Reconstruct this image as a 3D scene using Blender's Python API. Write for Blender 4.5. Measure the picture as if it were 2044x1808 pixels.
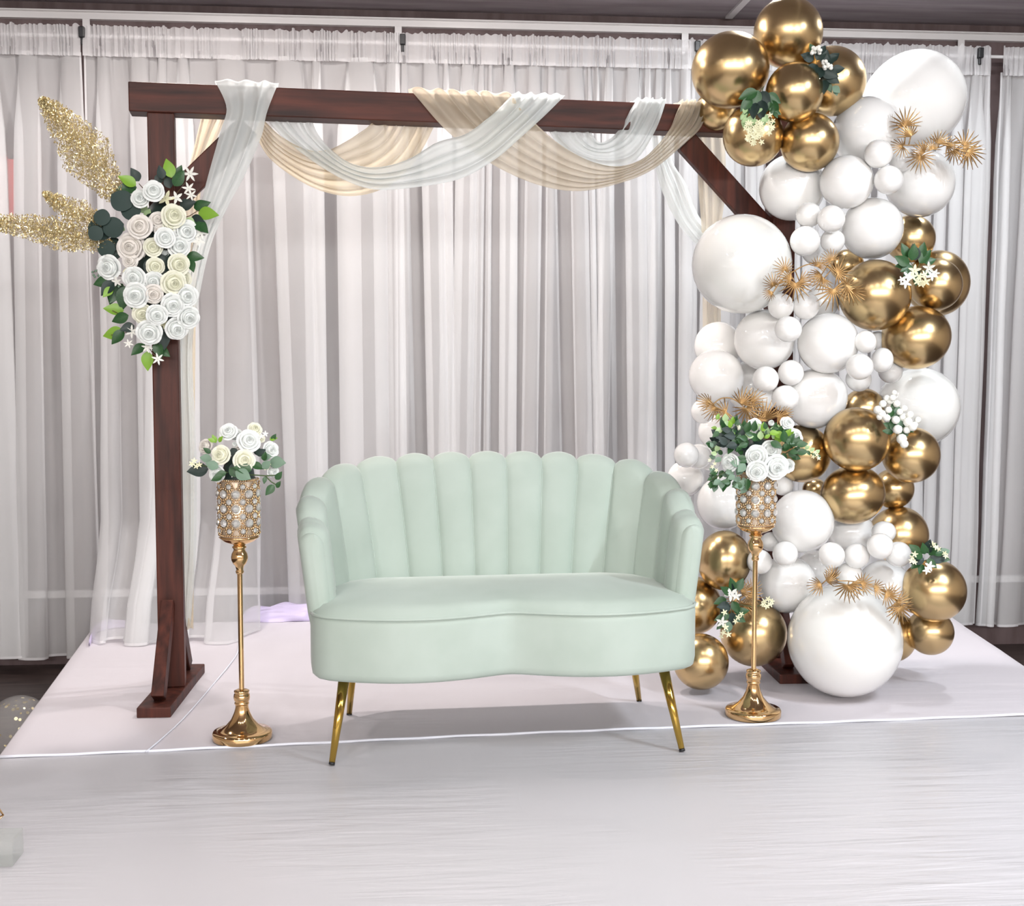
import bpy, bmesh, math, random
from mathutils import Vector, Matrix, Euler, noise
random.seed(7)
for o in list(bpy.data.objects):
    bpy.data.objects.remove(o, do_unlink=True)
scene = bpy.context.scene
COL = scene.collection
R = math.radians
PI = math.pi

# ------------------------------------------------------------------ camera
CAM_H, PITCH, YAW, FOC = 1.25, R(4.2), R(5.2), 2500.0     # focal length in pixels of the 2044 px wide frame
cd = bpy.data.cameras.new('camera')
cd.sensor_fit = 'HORIZONTAL'; cd.sensor_width = 36.0; cd.lens = 36.0 * FOC / 2044.0
cd.clip_start = 0.05; cd.clip_end = 60
cam = bpy.data.objects.new('camera', cd); COL.objects.link(cam)
cam.location = (0, 0, CAM_H)
cam.rotation_euler = (PI / 2 - PITCH, 0, -YAW)
scene.camera = cam
# ------------------------------------------------------------------ colour management, world
vs = scene.view_settings
vs.view_transform = 'Standard'; vs.look = 'None'; vs.gamma = 1.0; vs.use_curve_mapping = False
vs.exposure = 0.32
w = bpy.data.worlds.new('world'); scene.world = w; w.use_nodes = True
bg = w.node_tree.nodes['Background']
bg.inputs[0].default_value = (1.0, 0.97, 0.95, 1); bg.inputs[1].default_value = 0.60
scene.cycles.transparent_max_bounces = 10
scene.cycles.use_light_tree = False; scene.cycles.max_bounces = 4; scene.cycles.diffuse_bounces = 3; scene.cycles.glossy_bounces = 3; scene.cycles.transmission_bounces = 3
scene.cycles.caustics_reflective = False; scene.cycles.caustics_refractive = False

# ------------------------------------------------------------------ measuring helpers (turn measured photo points into room points)
_fw = Vector((math.sin(YAW) * math.cos(PITCH), math.cos(YAW) * math.cos(PITCH), -math.sin(PITCH)))
_rt = Vector((math.cos(YAW), -math.sin(YAW), 0))
_up = _rt.cross(_fw)
_C = Vector((0, 0, CAM_H))
def ray(x, y): return _fw + _rt * ((x - 1022) / FOC) - _up * ((y - 904) / FOC)
def on_ground(x, y, z=0.0):
    r = ray(x, y); return _C + r * ((z - CAM_H) / r.z)
def at_y(x, y, Y):
    r = ray(x, y); return _C + r * (Y / r.y)
def at_d(x, y, d): return _C + ray(x, y) * d

# ------------------------------------------------------------------ object helpers
class MB:
    def __init__(self): self.v = []; self.f = []
    def add(self, vs_, fs_):
        n = len(self.v); self.v += [tuple(p) for p in vs_]; self.f += [tuple(i + n for i in f) for f in fs_]; return self
    def grid(self, rows, close_u=False, close_v=False):
        nr, nc = len(rows), len(rows[0]); n = len(self.v)
        for r_ in rows: self.v += [tuple(p) for p in r_]
        for i in range(nr if close_v else nr - 1):
            for j in range(nc if close_u else nc - 1):
                a = n + i * nc + j; b = n + i * nc + (j + 1) % nc
                c = n + ((i + 1) % nr) * nc + (j + 1) % nc; d = n + ((i + 1) % nr) * nc + j
                self.f.append((a, b, c, d))
        return self
    def box(self, c, s, m=None):
        x, y, z = s[0] / 2, s[1] / 2, s[2] / 2
        vs_ = [Vector(p) for p in ((-x,-y,-z),(x,-y,-z),(x,y,-z),(-x,y,-z),(-x,-y,z),(x,-y,z),(x,y,z),(-x,y,z))]
        vs_ = [(m @ p if m else p) + Vector(c) for p in vs_]
        return self.add(vs_, [(0,3,2,1),(4,5,6,7),(0,1,5,4),(1,2,6,5),(2,3,7,6),(3,0,4,7)])
    def lathe(self, prof, n=24, m=None, c=(0,0,0)):
        rows = []
        for r_, z in prof:
            row = []
            for k in range(n):
                a = 2 * PI * k / n; p = Vector((r_ * math.cos(a), r_ * math.sin(a), z))
                row.append((m @ p if m else p) + Vector(c))
            rows.append(row)
        return self.grid(rows, close_u=True)
    def tube(self, pts, rad, n=6, cap=True):
        pts = [Vector(p) for p in pts]; rows = []; prev = None
        for i, p in enumerate(pts):
            t = (pts[min(i + 1, len(pts) - 1)] - pts[max(i - 1, 0)])
            t = t.normalized() if t.length > 1e-9 else Vector((0, 0, 1))
            if prev is None: nrm = t.orthogonal().normalized()
            else:
                nrm = prev - t * prev.dot(t)
                nrm = nrm.normalized() if nrm.length > 1e-6 else t.orthogonal().normalized()
            prev = nrm; b = t.cross(nrm); r_ = rad[i] if isinstance(rad, (list, tuple)) else rad
            rows.append([p + (nrm * math.cos(2 * PI * k / n) + b * math.sin(2 * PI * k / n)) * r_ for k in range(n)])
        s = len(self.v); self.grid(rows, close_u=True)
        if cap:
            self.f.append(tuple(s + k for k in reversed(range(n)))); e = s + (len(pts) - 1) * n
            self.f.append(tuple(e + k for k in range(n)))
        return self
    def ball(self, c, r_, n=8, m=6):
        prof = [(max(1e-5, math.sin(PI * i / m)) * r_, -math.cos(PI * i / m) * r_) for i in range(m + 1)]
        return self.lathe(prof, n, None, c)
    def mesh(self, name, mat, smooth=True):
        me = bpy.data.meshes.new(name); me.from_pydata(self.v, [], self.f); me.update()
        if mat: me.materials.append(mat)
        if smooth: me.polygons.foreach_set('use_smooth', [True] * len(me.polygons))
        return me
    def build(self, name, mat, parent=None, smooth=True):
        return link(name, self.mesh(name, mat, smooth), parent)
def link(name, me, parent=None, mx=None):
    o = bpy.data.objects.new(name, me); COL.objects.link(o)
    if mx is not None: o.matrix_basis = mx
    if parent is not None:
        o.parent = parent
    return o
def tag(o, label=None, cat=None, group=None, kind=None):
    if label: o['label'] = label
    if cat: o['category'] = cat
    if group: o['group'] = group
    if kind: o['kind'] = kind
    return o
def empty(name, loc, rz=0.0):
    o = bpy.data.objects.new(name, None); COL.objects.link(o)
    o.location = loc; o.rotation_euler = (0, 0, rz); o.empty_display_size = 0.05
    return o
def bevel(o, wd=0.004, seg=2):
    m = o.modifiers.new('bevel', 'BEVEL'); m.width = wd; m.segments = seg; m.limit_method = 'ANGLE'; return o
def spline(pts, n):
    pts = [Vector(p) for p in pts]; k = len(pts) - 1; out = []
    for i in range(n):
        t = i / (n - 1) * k; a = min(int(t), k - 1); u = t - a
        p0, p1, p2, p3 = pts[max(a - 1, 0)], pts[a], pts[a + 1], pts[min(a + 2, k)]
        out.append(0.5 * (2 * p1 + (p2 - p0) * u + (2 * p0 - 5 * p1 + 4 * p2 - p3) * u * u + (3 * p1 - p0 - 3 * p2 + p3) * u ** 3))
    return out
def aim(direction, roll=0.0):
    """rotation taking +Z to direction"""
    d = Vector(direction).normalized()
    return d.to_track_quat('Z', 'Y').to_matrix().to_4x4() @ Matrix.Rotation(roll, 4, 'Z')
def sstep(a, b, x):
    t = max(0.0, min(1.0, (x - a) / (b - a))); return t * t * (3 - 2 * t)

# ------------------------------------------------------------------ materials
def mat(name, col, rough=0.5, metal=0.0, **kw):
    m = bpy.data.materials.new(name); m.use_nodes = True
    b = m.node_tree.nodes['Principled BSDF']
    b.inputs['Base Color'].default_value = (*col, 1); b.inputs['Roughness'].default_value = rough; b.inputs['Metallic'].default_value = metal
    for k, v in kw.items():
        b.inputs[k.replace('_', ' ')].default_value = v
    return m
def nodes(m):
    nt = m.node_tree; return nt, nt.nodes, nt.links, nt.nodes['Principled BSDF']
def add_noise(m, c1, c2, scale=(1, 1, 1), nscale=8, detail=6, bump=0.0, dist=0.01, lo=0.35, hi=0.65, coord='Object', rough=None):
    nt, N, L, b = nodes(m)
    tc = N.new('ShaderNodeTexCoord'); mp = N.new('ShaderNodeMapping'); mp.inputs['Scale'].default_value = scale
    L.new(tc.outputs[coord], mp.inputs[0])
    nz = N.new('ShaderNodeTexNoise'); nz.inputs['Scale'].default_value = nscale; nz.inputs['Detail'].default_value = detail
    L.new(mp.outputs[0], nz.inputs['Vector'])
    cr = N.new('ShaderNodeValToRGB'); cr.color_ramp.elements[0].position = lo; cr.color_ramp.elements[1].position = hi
    cr.color_ramp.elements[0].color = (*c1, 1); cr.color_ramp.elements[1].color = (*c2, 1)
    L.new(nz.outputs['Fac'], cr.inputs[0]); L.new(cr.outputs[0], b.inputs['Base Color'])
    if bump:
        bp = N.new('ShaderNodeBump'); bp.inputs['Strength'].default_value = bump; bp.inputs['Distance'].default_value = dist
        L.new(nz.outputs['Fac'], bp.inputs['Height']); L.new(bp.outputs[0], b.inputs['Normal'])
    return nz
def sheer(name, col, alpha, trans=0.5, rough=0.8):
    """woven see-through voile: part of the light passes straight between the threads"""
    m = bpy.data.materials.new(name); m.use_nodes = True; nt = m.node_tree; N, L = nt.nodes, nt.links
    for n in list(N): N.remove(n)
    out = N.new('ShaderNodeOutputMaterial'); mx = N.new('ShaderNodeMixShader'); tr = N.new('ShaderNodeBsdfTransparent')
    df = N.new('ShaderNodeBsdfDiffuse'); tl = N.new('ShaderNodeBsdfTranslucent'); m2 = N.new('ShaderNodeMixShader')
    df.inputs[0].default_value = (*col, 1); tl.inputs[0].default_value = (*col, 1); m2.inputs[0].default_value = trans
    mx.inputs[0].default_value = alpha
    L.new(df.outputs[0], m2.inputs[1]); L.new(tl.outputs[0], m2.inputs[2])
    L.new(tr.outputs[0], mx.inputs[1]); L.new(m2.outputs[0], mx.inputs[2]); L.new(mx.outputs[0], out.inputs[0])
    return m

M = {}
M['voile'] = sheer('voile', (0.95, 0.95, 0.955), 0.55, 0.4)
M['voile_hem'] = sheer('voile_hem', (0.95, 0.94, 0.95), 0.72, 0.45)
M['white_drape'] = sheer('white_drape', (0.90, 0.94, 0.93), 0.80, 0.4)
M['cream_drape'] = sheer('cream_drape', (0.90, 0.78, 0.58), 0.74, 0.45)
M['tan_drape'] = sheer('tan_drape', (0.80, 0.71, 0.57), 0.76, 0.4)
M['wall'] = mat('wall_brown', (0.10, 0.068, 0.068), 0.7)
add_noise(M['wall'], (0.085, 0.055, 0.055), (0.125, 0.088, 0.088), (3, 3, 0.6), 6, 5, 0.1, 0.005)
M['side_wall'] = mat('side_wall', (0.42, 0.36, 0.32), 0.8)
add_noise(M['side_wall'], (0.38, 0.33, 0.29), (0.46, 0.40, 0.36), (1, 1, 1), 4, 4)
M['ceiling'] = mat('ceiling_grey', (0.16, 0.135, 0.145), 0.6)
add_noise(M['ceiling'], (0.25, 0.215, 0.23), (0.36, 0.32, 0.34), (0.6, 5, 1), 3, 6, 0.1, 0.004)
M['floor'] = mat('dark_floor', (0.03, 0.02, 0.018), 0.45)
add_noise(M['floor'], (0.02, 0.013, 0.012), (0.05, 0.034, 0.030), (1, 8, 1), 4, 6, 0.1, 0.002)
M['white_metal'] = mat('white_painted_metal', (0.72, 0.70, 0.70), 0.3, 0.2)
M['black'] = mat('black_clip', (0.01, 0.01, 0.012), 0.4)
M['rod'] = mat('white_rod', (0.75, 0.73, 0.73), 0.4)

M['wood'] = mat('stained_wood', (0.10, 0.03, 0.02), 0.5, Specular_IOR_Level=0.3)
def wood_nodes(m, scale):
    add_noise(m, (0.024, 0.007, 0.005), (0.115, 0.030, 0.018), scale, 3.2, 5, 0.12, 0.004, 0.30, 0.72)
wood_nodes(M['wood'], (10, 10, 0.9))
M['wood_h'] = mat('stained_wood_beam', (0.10, 0.03, 0.02), 0.5, Specular_IOR_Level=0.3)
wood_nodes(M['wood_h'], (0.9, 10, 10))

M['velvet'] = mat('mint_velvet', (0.44, 0.52, 0.465), 0.75, Sheen_Weight=0.35, Sheen_Roughness=0.35)
add_noise(M['velvet'], (0.42, 0.50, 0.442), (0.46, 0.54, 0.485), (1, 1, 1), 5, 3, 0.05, 0.003)
M['leg_gold'] = mat('brass_leg', (0.55, 0.36, 0.08), 0.14, 1.0)
M['stand_gold'] = mat('champagne_gold', (0.80, 0.53, 0.26), 0.10, 1.0)
M['bead_gold'] = mat('bead_gold', (0.86, 0.62, 0.36), 0.16, 1.0)
M['crystal'] = mat('crystal', (0.74, 0.74, 0.71), 0.04, 0.55, Coat_Weight=1.0, Coat_Roughness=0.02)
M['liner'] = mat('gilded_liner', (0.62, 0.50, 0.38), 0.3, 0.5)

M['balloon_gold'] = mat('chrome_gold_latex', (0.64, 0.465, 0.24), 0.27, 1.0)
M['balloon_white'] = mat('white_latex', (0.92, 0.91, 0.89), 0.08, 0.0, Coat_Weight=0.35, Coat_Roughness=0.03)
M['balloon_pearl'] = mat('pearl_clear_latex', (0.86, 0.86, 0.83), 0.05, 0.0, Coat_Weight=0.8, Coat_Roughness=0.02)

M['rose_white'] = mat('rose_white', (0.88, 0.91, 0.89), 0.6)
M['rose_cream'] = mat('rose_cream', (0.88, 0.88, 0.73), 0.6)
M['rose_blush'] = mat('rose_blush', (0.88, 0.84, 0.79), 0.6)
M['leaf'] = mat('leaf_green', (0.022, 0.085, 0.025), 0.4)
add_noise(M['leaf'], (0.015, 0.06, 0.02), (0.035, 0.12, 0.03), (1, 1, 1), 30, 3)
M['leaf_bright'] = mat('leaf_bright', (0.22, 0.42, 0.04), 0.4)
M['leaf_dark'] = mat('leaf_dark', (0.012, 0.03, 0.024), 0.5)
M['leaf_euc'] = mat('leaf_eucalyptus', (0.020, 0.045, 0.038), 0.6)
M['leaf_sage'] = mat('leaf_sage', (0.17, 0.27, 0.19), 0.55)
M['leaf_mint'] = mat('leaf_mint', (0.42, 0.58, 0.30), 0.5)
M['stem'] = mat('stem_green', (0.07, 0.11, 0.04), 0.6)
M['stem_brown'] = mat('stem_brown', (0.12, 0.07, 0.035), 0.6)
M['petal'] = mat('petal_white', (0.90, 0.90, 0.84), 0.6)
M['petal_cream'] = mat('petal_cream', (0.86, 0.84, 0.58), 0.6)
M['glitter'] = mat('gold_glitter', (0.90, 0.70, 0.34), 0.25, 0.7)
add_noise(M['glitter'], (0.76, 0.58, 0.25), (1.0, 0.92, 0.62), (1, 1, 1), 90, 2)
M['palm'] = mat('bronze_palm', (0.40, 0.245, 0.10), 0.35, 0.7)

def cloth_mat(name, col, wr, rough, rotz, sc):
    m = mat(name, col, rough, Sheen_Weight=0.1, Specular_IOR_Level=0.35)
    nt, N, L, b = nodes(m)
    tc = N.new('ShaderNodeTexCoord'); mp = N.new('ShaderNodeMapping'); mp.inputs['Scale'].default_value = sc; mp.inputs['Rotation'].default_value = (0, 0, rotz)
    L.new(tc.outputs['Object'], mp.inputs[0])
    wv = N.new('ShaderNodeTexNoise'); wv.inputs['Scale'].default_value = 2.4; wv.inputs['Detail'].default_value = 3; wv.inputs['Distortion'].default_value = 0.35
    L.new(mp.outputs[0], wv.inputs['Vector'])
    bp = N.new('ShaderNodeBump'); bp.inputs['Strength'].default_value = wr; bp.inputs['Distance'].default_value = 0.02
    w2 = N.new('ShaderNodeTexNoise'); w2.inputs['Scale'].default_value = 1.1; w2.inputs['Detail'].default_value = 2     # wrinkles come in patches
    L.new(tc.outputs['Object'], w2.inputs['Vector'])
    mr = N.new('ShaderNodeMapRange'); mr.inputs[1].default_value = 0.42; mr.inputs[2].default_value = 0.62; L.new(w2.outputs['Fac'], mr.inputs[0])
    mu = N.new('ShaderNodeMath'); mu.operation = 'MULTIPLY'; L.new(wv.outputs['Fac'], mu.inputs[0]); L.new(mr.outputs[0], mu.inputs[1])
    L.new(mu.outputs[0], bp.inputs['Height']); L.new(bp.outputs[0], b.inputs['Normal'])
    return m
M['cloth_back'] = cloth_mat('stage_cloth', (0.665, 0.625, 0.66), 0.22, 0.5, R(6), (0.8, 6, 1))
M['cloth_front'] = cloth_mat('front_cloth', (0.505, 0.495, 0.515), 0.55, 0.34, R(-14), (1.1, 8, 1))
M['lavender'] = cloth_mat('lavender_cloth', (0.66, 0.58, 0.80), 0.3, 0.45, 0, (2, 8, 8))
M['hem'] = mat('white_hem', (0.84, 0.86, 0.94), 0.5)
# ================================================================== the setting
ZC, WALL_Y, FLOOR_Z = 2.96, 6.30, -0.25
tag(MB().box((0.66, 0.9, FLOOR_Z - 0.05), (9.2, 11.0, 0.1)).build('floor', M['floor'], smooth=False), 'dark brown floor below the stage', kind='structure')
tag(MB().box((0.66, 6.36, 1.36), (9.2, 0.12, 3.24)).build('wall_back', M['wall'], smooth=False), 'dark brown wall behind the sheer curtains', kind='structure')
tag(MB().box((-3.9, 0.9, 1.36), (0.1, 10.8, 3.24)).build('wall_left', M['side_wall'], smooth=False), 'beige side wall', kind='structure')
tag(MB().box((5.2, 0.9, 1.36), (0.1, 10.8, 3.24)).build('wall_right', M['side_wall'], smooth=False), 'beige side wall', kind='structure')
tag(MB().box((0.66, 0.9, ZC + 0.05), (9.2, 11.0, 0.1)).build('ceiling', M['ceiling'], smooth=False), 'dark grey ceiling', kind='structure')
m = MB().box((0.66, 6.285, 2.895), (9.0, 0.03, 0.035)).box((0.66, 6.27, 2.91), (9.0, 0.05, 0.006))
tag(m.build('trim_1', M['white_metal'], smooth=False), 'white metal rail along the top of the wall', kind='structure')
m = MB().box((1.652, 3.6, ZC - 0.006), (0.035, 5.3, 0.012))
for k in range(12): m.ball((1.652, 1.2 + k * 0.42, ZC - 0.013), 0.006, 6, 4)
tag(m.build('trim_2', M['white_metal'], smooth=False), 'white ceiling strip running out from the wall', kind='structure')
tag(MB().box((0.66, 6.285, 0.105), (9.0, 0.03, 0.034)).build('baseboard_back', M['white_metal'], smooth=False), 'white strip low on the wall behind the curtains', kind='structure')

# ceiling lamps that light the stage
def downlight(x, y, power, col, size, label, spot=False, z=ZC):
    t = empty('ceiling_downlight', (x, y, z)); tag(t, label, 'lamp', 'downlights over the stage')
    MB().lathe([(size * 0.5, 0), (size * 0.62, -0.004), (size * 0.62, -0.014), (size * 0.5, -0.02)], 24).build('trim_ring', M['white_metal'], t)
    L = bpy.data.lights.new('downlight_bulb', 'AREA'); L.shape = 'DISK'; L.size = size * 0.98; L.energy = power; L.color = col
    lo = bpy.data.objects.new('downlight_bulb', L); COL.objects.link(lo); lo.parent = t; lo.location = (0, 0, -0.022)
    return t
for x_, e_, c_, l_ in ((-2.2, 12, (1.0, 0.96, 0.95), 'ceiling downlight washing the far left curtain'), (-0.9, 22, (1.0, 0.92, 0.88), 'ceiling downlight washing the curtain beside the left post'),
                       (0.35, 22, (1.0, 0.92, 0.88), 'ceiling downlight washing the curtain behind the loveseat'), (1.55, 22, (0.94, 0.97, 1.0), 'ceiling downlight washing the curtain behind the garland'),
                       (2.75, 15, (0.92, 0.96, 1.0), 'ceiling downlight washing the far right curtain')):
    downlight(x_, 5.15, e_ * 1.1, c_, 0.16, l_)
for k in range(9):        # row of bare pendant bulbs across the far end of the hall
    x_ = -3.0 + k * 0.9
    t = empty('pendant_lamp', (x_, -4.0, ZC)); tag(t, ['first', 'second', 'third', 'fourth', 'fifth', 'sixth', 'seventh', 'eighth', 'ninth'][k] + ' bare pendant bulb from the left in the row behind the camera', 'lamp', 'pendant bulbs behind the camera')
    MB().tube([(0, 0, 0), (0, 0, -0.42)], 0.004, 6).build('cord', M['black'], t)
    MB().lathe([(0.005, -0.40), (0.02, -0.42), (0.022, -0.46), (0.015, -0.47)], 12).build('socket', M['black'], t)
    L = bpy.data.lights.new('bulb', 'POINT'); L.energy = 150; L.color = (1.0, 0.98, 0.96); L.shadow_soft_size = 0.07
    lo = bpy.data.objects.new('bulb', L); COL.objects.link(lo); lo.parent = t; lo.location = (0, 0, -0.56)
for k in range(6):
    downlight(-1.9 + k * 1.0, 1.9, 9, (1.0, 0.95, 0.92), 0.14, ['leftmost', 'second from left', 'third from left', 'third from right', 'second from right', 'rightmost'][k] + ' downlight in the ceiling row facing the stage')
t = empty('tube_lamp', (3.0, 2.3, ZC)); t.rotation_euler = (0, 0, R(25)); tag(t, 'long white tube lamp on the ceiling to the right of the stage', 'lamp')
MB().box((0, 0, -0.02), (0.09, 1.5, 0.04)).build('housing', M['white_metal'], t, smooth=False)
L = bpy.data.lights.new('tube', 'AREA'); L.shape = 'RECTANGLE'; L.size = 0.06; L.size_y = 1.45; L.energy = 75; L.color = (0.84, 0.92, 1.0)
lo = bpy.data.objects.new('tube', L); COL.objects.link(lo); lo.parent = t; lo.location = (0, 0, -0.045)

# ------------------------------------------------------------------ stage and its cloths (top of the stage is z = 0)
def edge_l(y): return -1.263 + (y - 4.018) * (-0.086)
def edge_r(y): return 2.551 + (y - 4.851) * 0.138
YB, YF = 6.03, 1.3
st = MB()
st.add([(edge_l(YF) + 0.02, YF + 0.02, FLOOR_Z), (edge_r(YF) - 0.02, YF + 0.02, FLOOR_Z), (edge_r(YB) - 0.02, YB - 0.02, FLOOR_Z), (edge_l(YB) + 0.02, YB - 0.02, FLOOR_Z),
        (edge_l(YF) + 0.02, YF + 0.02, -0.014), (edge_r(YF) - 0.02, YF + 0.02, -0.014), (edge_r(YB) - 0.02, YB - 0.02, -0.014), (edge_l(YB) + 0.02, YB - 0.02, -0.014)],
       [(0, 3, 2, 1), (4, 5, 6, 7), (0, 1, 5, 4), (1, 2, 6, 5), (2, 3, 7, 6), (3, 0, 4, 7)])
tag(st.build('stage_platform', M['floor'], smooth=False), 'low stage platform under the white cloths', 'platform')
def hem_y(x): return 4.018 + (x + 1.263) / 3.469 * 0.167 + 0.012 * math.sin(x * 2.1 + 0.5)
def cloth(name, y0f, y1f, z, matl, amp, nx=90, ny=60, seed=0, skirt_front=False):
    rows = []
    for j in range(ny + 1):
        v = j / ny; row = []
        for i in range(-3, nx + 4):
            u = min(1, max(0, i / nx))
            yy = y0f(u) + (y1f(u) - y0f(u)) * v
            xl, xr = edge_l(yy), edge_r(yy); x = xl + (xr - xl) * u
            zz = z + amp * (noise.noise(Vector((x * 0.9 + seed, yy * 4.5 + x * 0.5, seed))) + 0.5 * noise.noise(Vector((x * 2.3, yy * 11 + x * 1.1, seed + 3))))
            if i < 0:
                k = -i; x -= 0.012 * min(k, 2) + 0.006 * math.sin(yy * 9) * (k == 3); zz = [0, -0.01, -0.10, FLOOR_Z + 0.004][k]
            if i > nx:
                k = i - nx; x += 0.012 * min(k, 2) + 0.006 * math.sin(yy * 8) * (k == 3); zz = [0, -0.01, -0.10, FLOOR_Z + 0.004][k]
            row.append((x, yy, zz))
        rows.append(row)
    mb = MB().grid(rows)
    return mb
def xh(u): return -1.263 + 3.47 * u
c1 = cloth('c', lambda u: hem_y(xh(u)), lambda u: YB, 0.002, None, 0.0016, seed=1)
bc = empty('stage_cloth', (0.6, 5.0, 0.0)); tag(bc, 'pale lavender-white cloth spread over the back of the stage', 'cloth')
def child_of(o, par):
    o.parent = par; o.matrix_parent_inverse = Matrix.Translation(-Vector(par.location)) if par.rotation_euler.z == 0 else par.matrix_basis.inverted()
    return o
child_of(c1.build('sheet', M['cloth_back']), bc)
hp = [(xh(i / 60), hem_y(xh(i / 60)) - 0.002, 0.003 + 0.001 * math.sin(i * 1.3)) for i in range(61)]
child_of(MB().tube(hp, 0.0048, 6).build('hem', M['hem']), bc)
sp = spline([on_ground(476, 1285, 0.006), on_ground(470, 1310, 0.006), on_ground(420, 1372, 0.006), on_ground(360, 1440, 0.006), on_ground(292, 1500, 0.006)], 30)
child_of(MB().tube(sp, 0.0028, 5).build('seam', M['hem']), bc)
c2 = cloth('c', lambda u: YF, lambda u: hem_y(xh(u)) + 0.02, -0.0015, None, 0.001, ny=80, seed=5)
tag(c2.build('front_cloth', M['cloth_front']), 'grey-white satin cloth in front, under the loveseat front legs', 'cloth')
# bunched lavender cloth along the back edge
def bunch(pts, wid, hgt, label, seed):
    path = spline(pts, 46); rows = []
    for i, p in enumerate(path):
        e = math.sin(PI * min(1, max(0, (i + 1.5) / 48))) ** 0.4; row = []
        for k in range(17):
            a = PI * k / 16
            q = 1 + 0.28 * noise.noise(Vector((i * 0.11 + seed, k * 0.75, seed)))
            row.append((p.x, p.y - wid * math.cos(a) * q * e, max(0.003, p.z + hgt * math.sin(a) * q * e * (0.8 + 0.2 * math.sin(k * 2.2 + i * 0.15)))))
        rows.append(row)
    o = MB().grid(rows).build('bunched_cloth', M['lavender']); return tag(o, label, 'cloth')
bunch([on_ground(485, 1240, 0.004), on_ground(560, 1236, 0.004), on_ground(640, 1234, 0.004), on_ground(760, 1232, 0.004)], 0.06, 0.085, 'bunched lavender cloth behind the loveseat at the back of the stage', 2)
bunch([on_ground(178, 1290, 0.004), on_ground(186, 1274, 0.004), on_ground(196, 1260, 0.004), on_ground(225, 1252, 0.004), on_ground(262, 1250, 0.004)], 0.03, 0.045, 'small lavender cloth bunch at the back left corner of the stage', 9)

# ------------------------------------------------------------------ curtain rod
CY_ = 6.12
rod = empty('curtain_rod', (0.66, CY_, 2.76)); tag(rod, 'thin white curtain rod hung on white brackets under the ceiling rail', 'curtain rod')
MB().tube([(-4.3, 0, 0), (4.3, 0, 0)], 0.009, 8).build('rod', M['rod'], rod)
for px_ in (172, 795, 1368, 1920):
    p = at_y(px_, 60, 6.27)
    MB().box((p.x - 0.66, 0.155, 0.07), (0.034, 0.006, 0.15)).box((p.x - 0.66, 0.08, 0.0), (0.034, 0.15, 0.006)).build('bracket', M['white_metal'], rod, smooth=False)
    bevel(MB().box((p.x - 0.66 + 0.02, -0.01, 0.012), (0.026, 0.05, 0.05)).box((p.x - 0.66 + 0.02, -0.012, -0.02), (0.014, 0.02, 0.05)).build('clip', M['black'], rod, smooth=False), 0.004)

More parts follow.
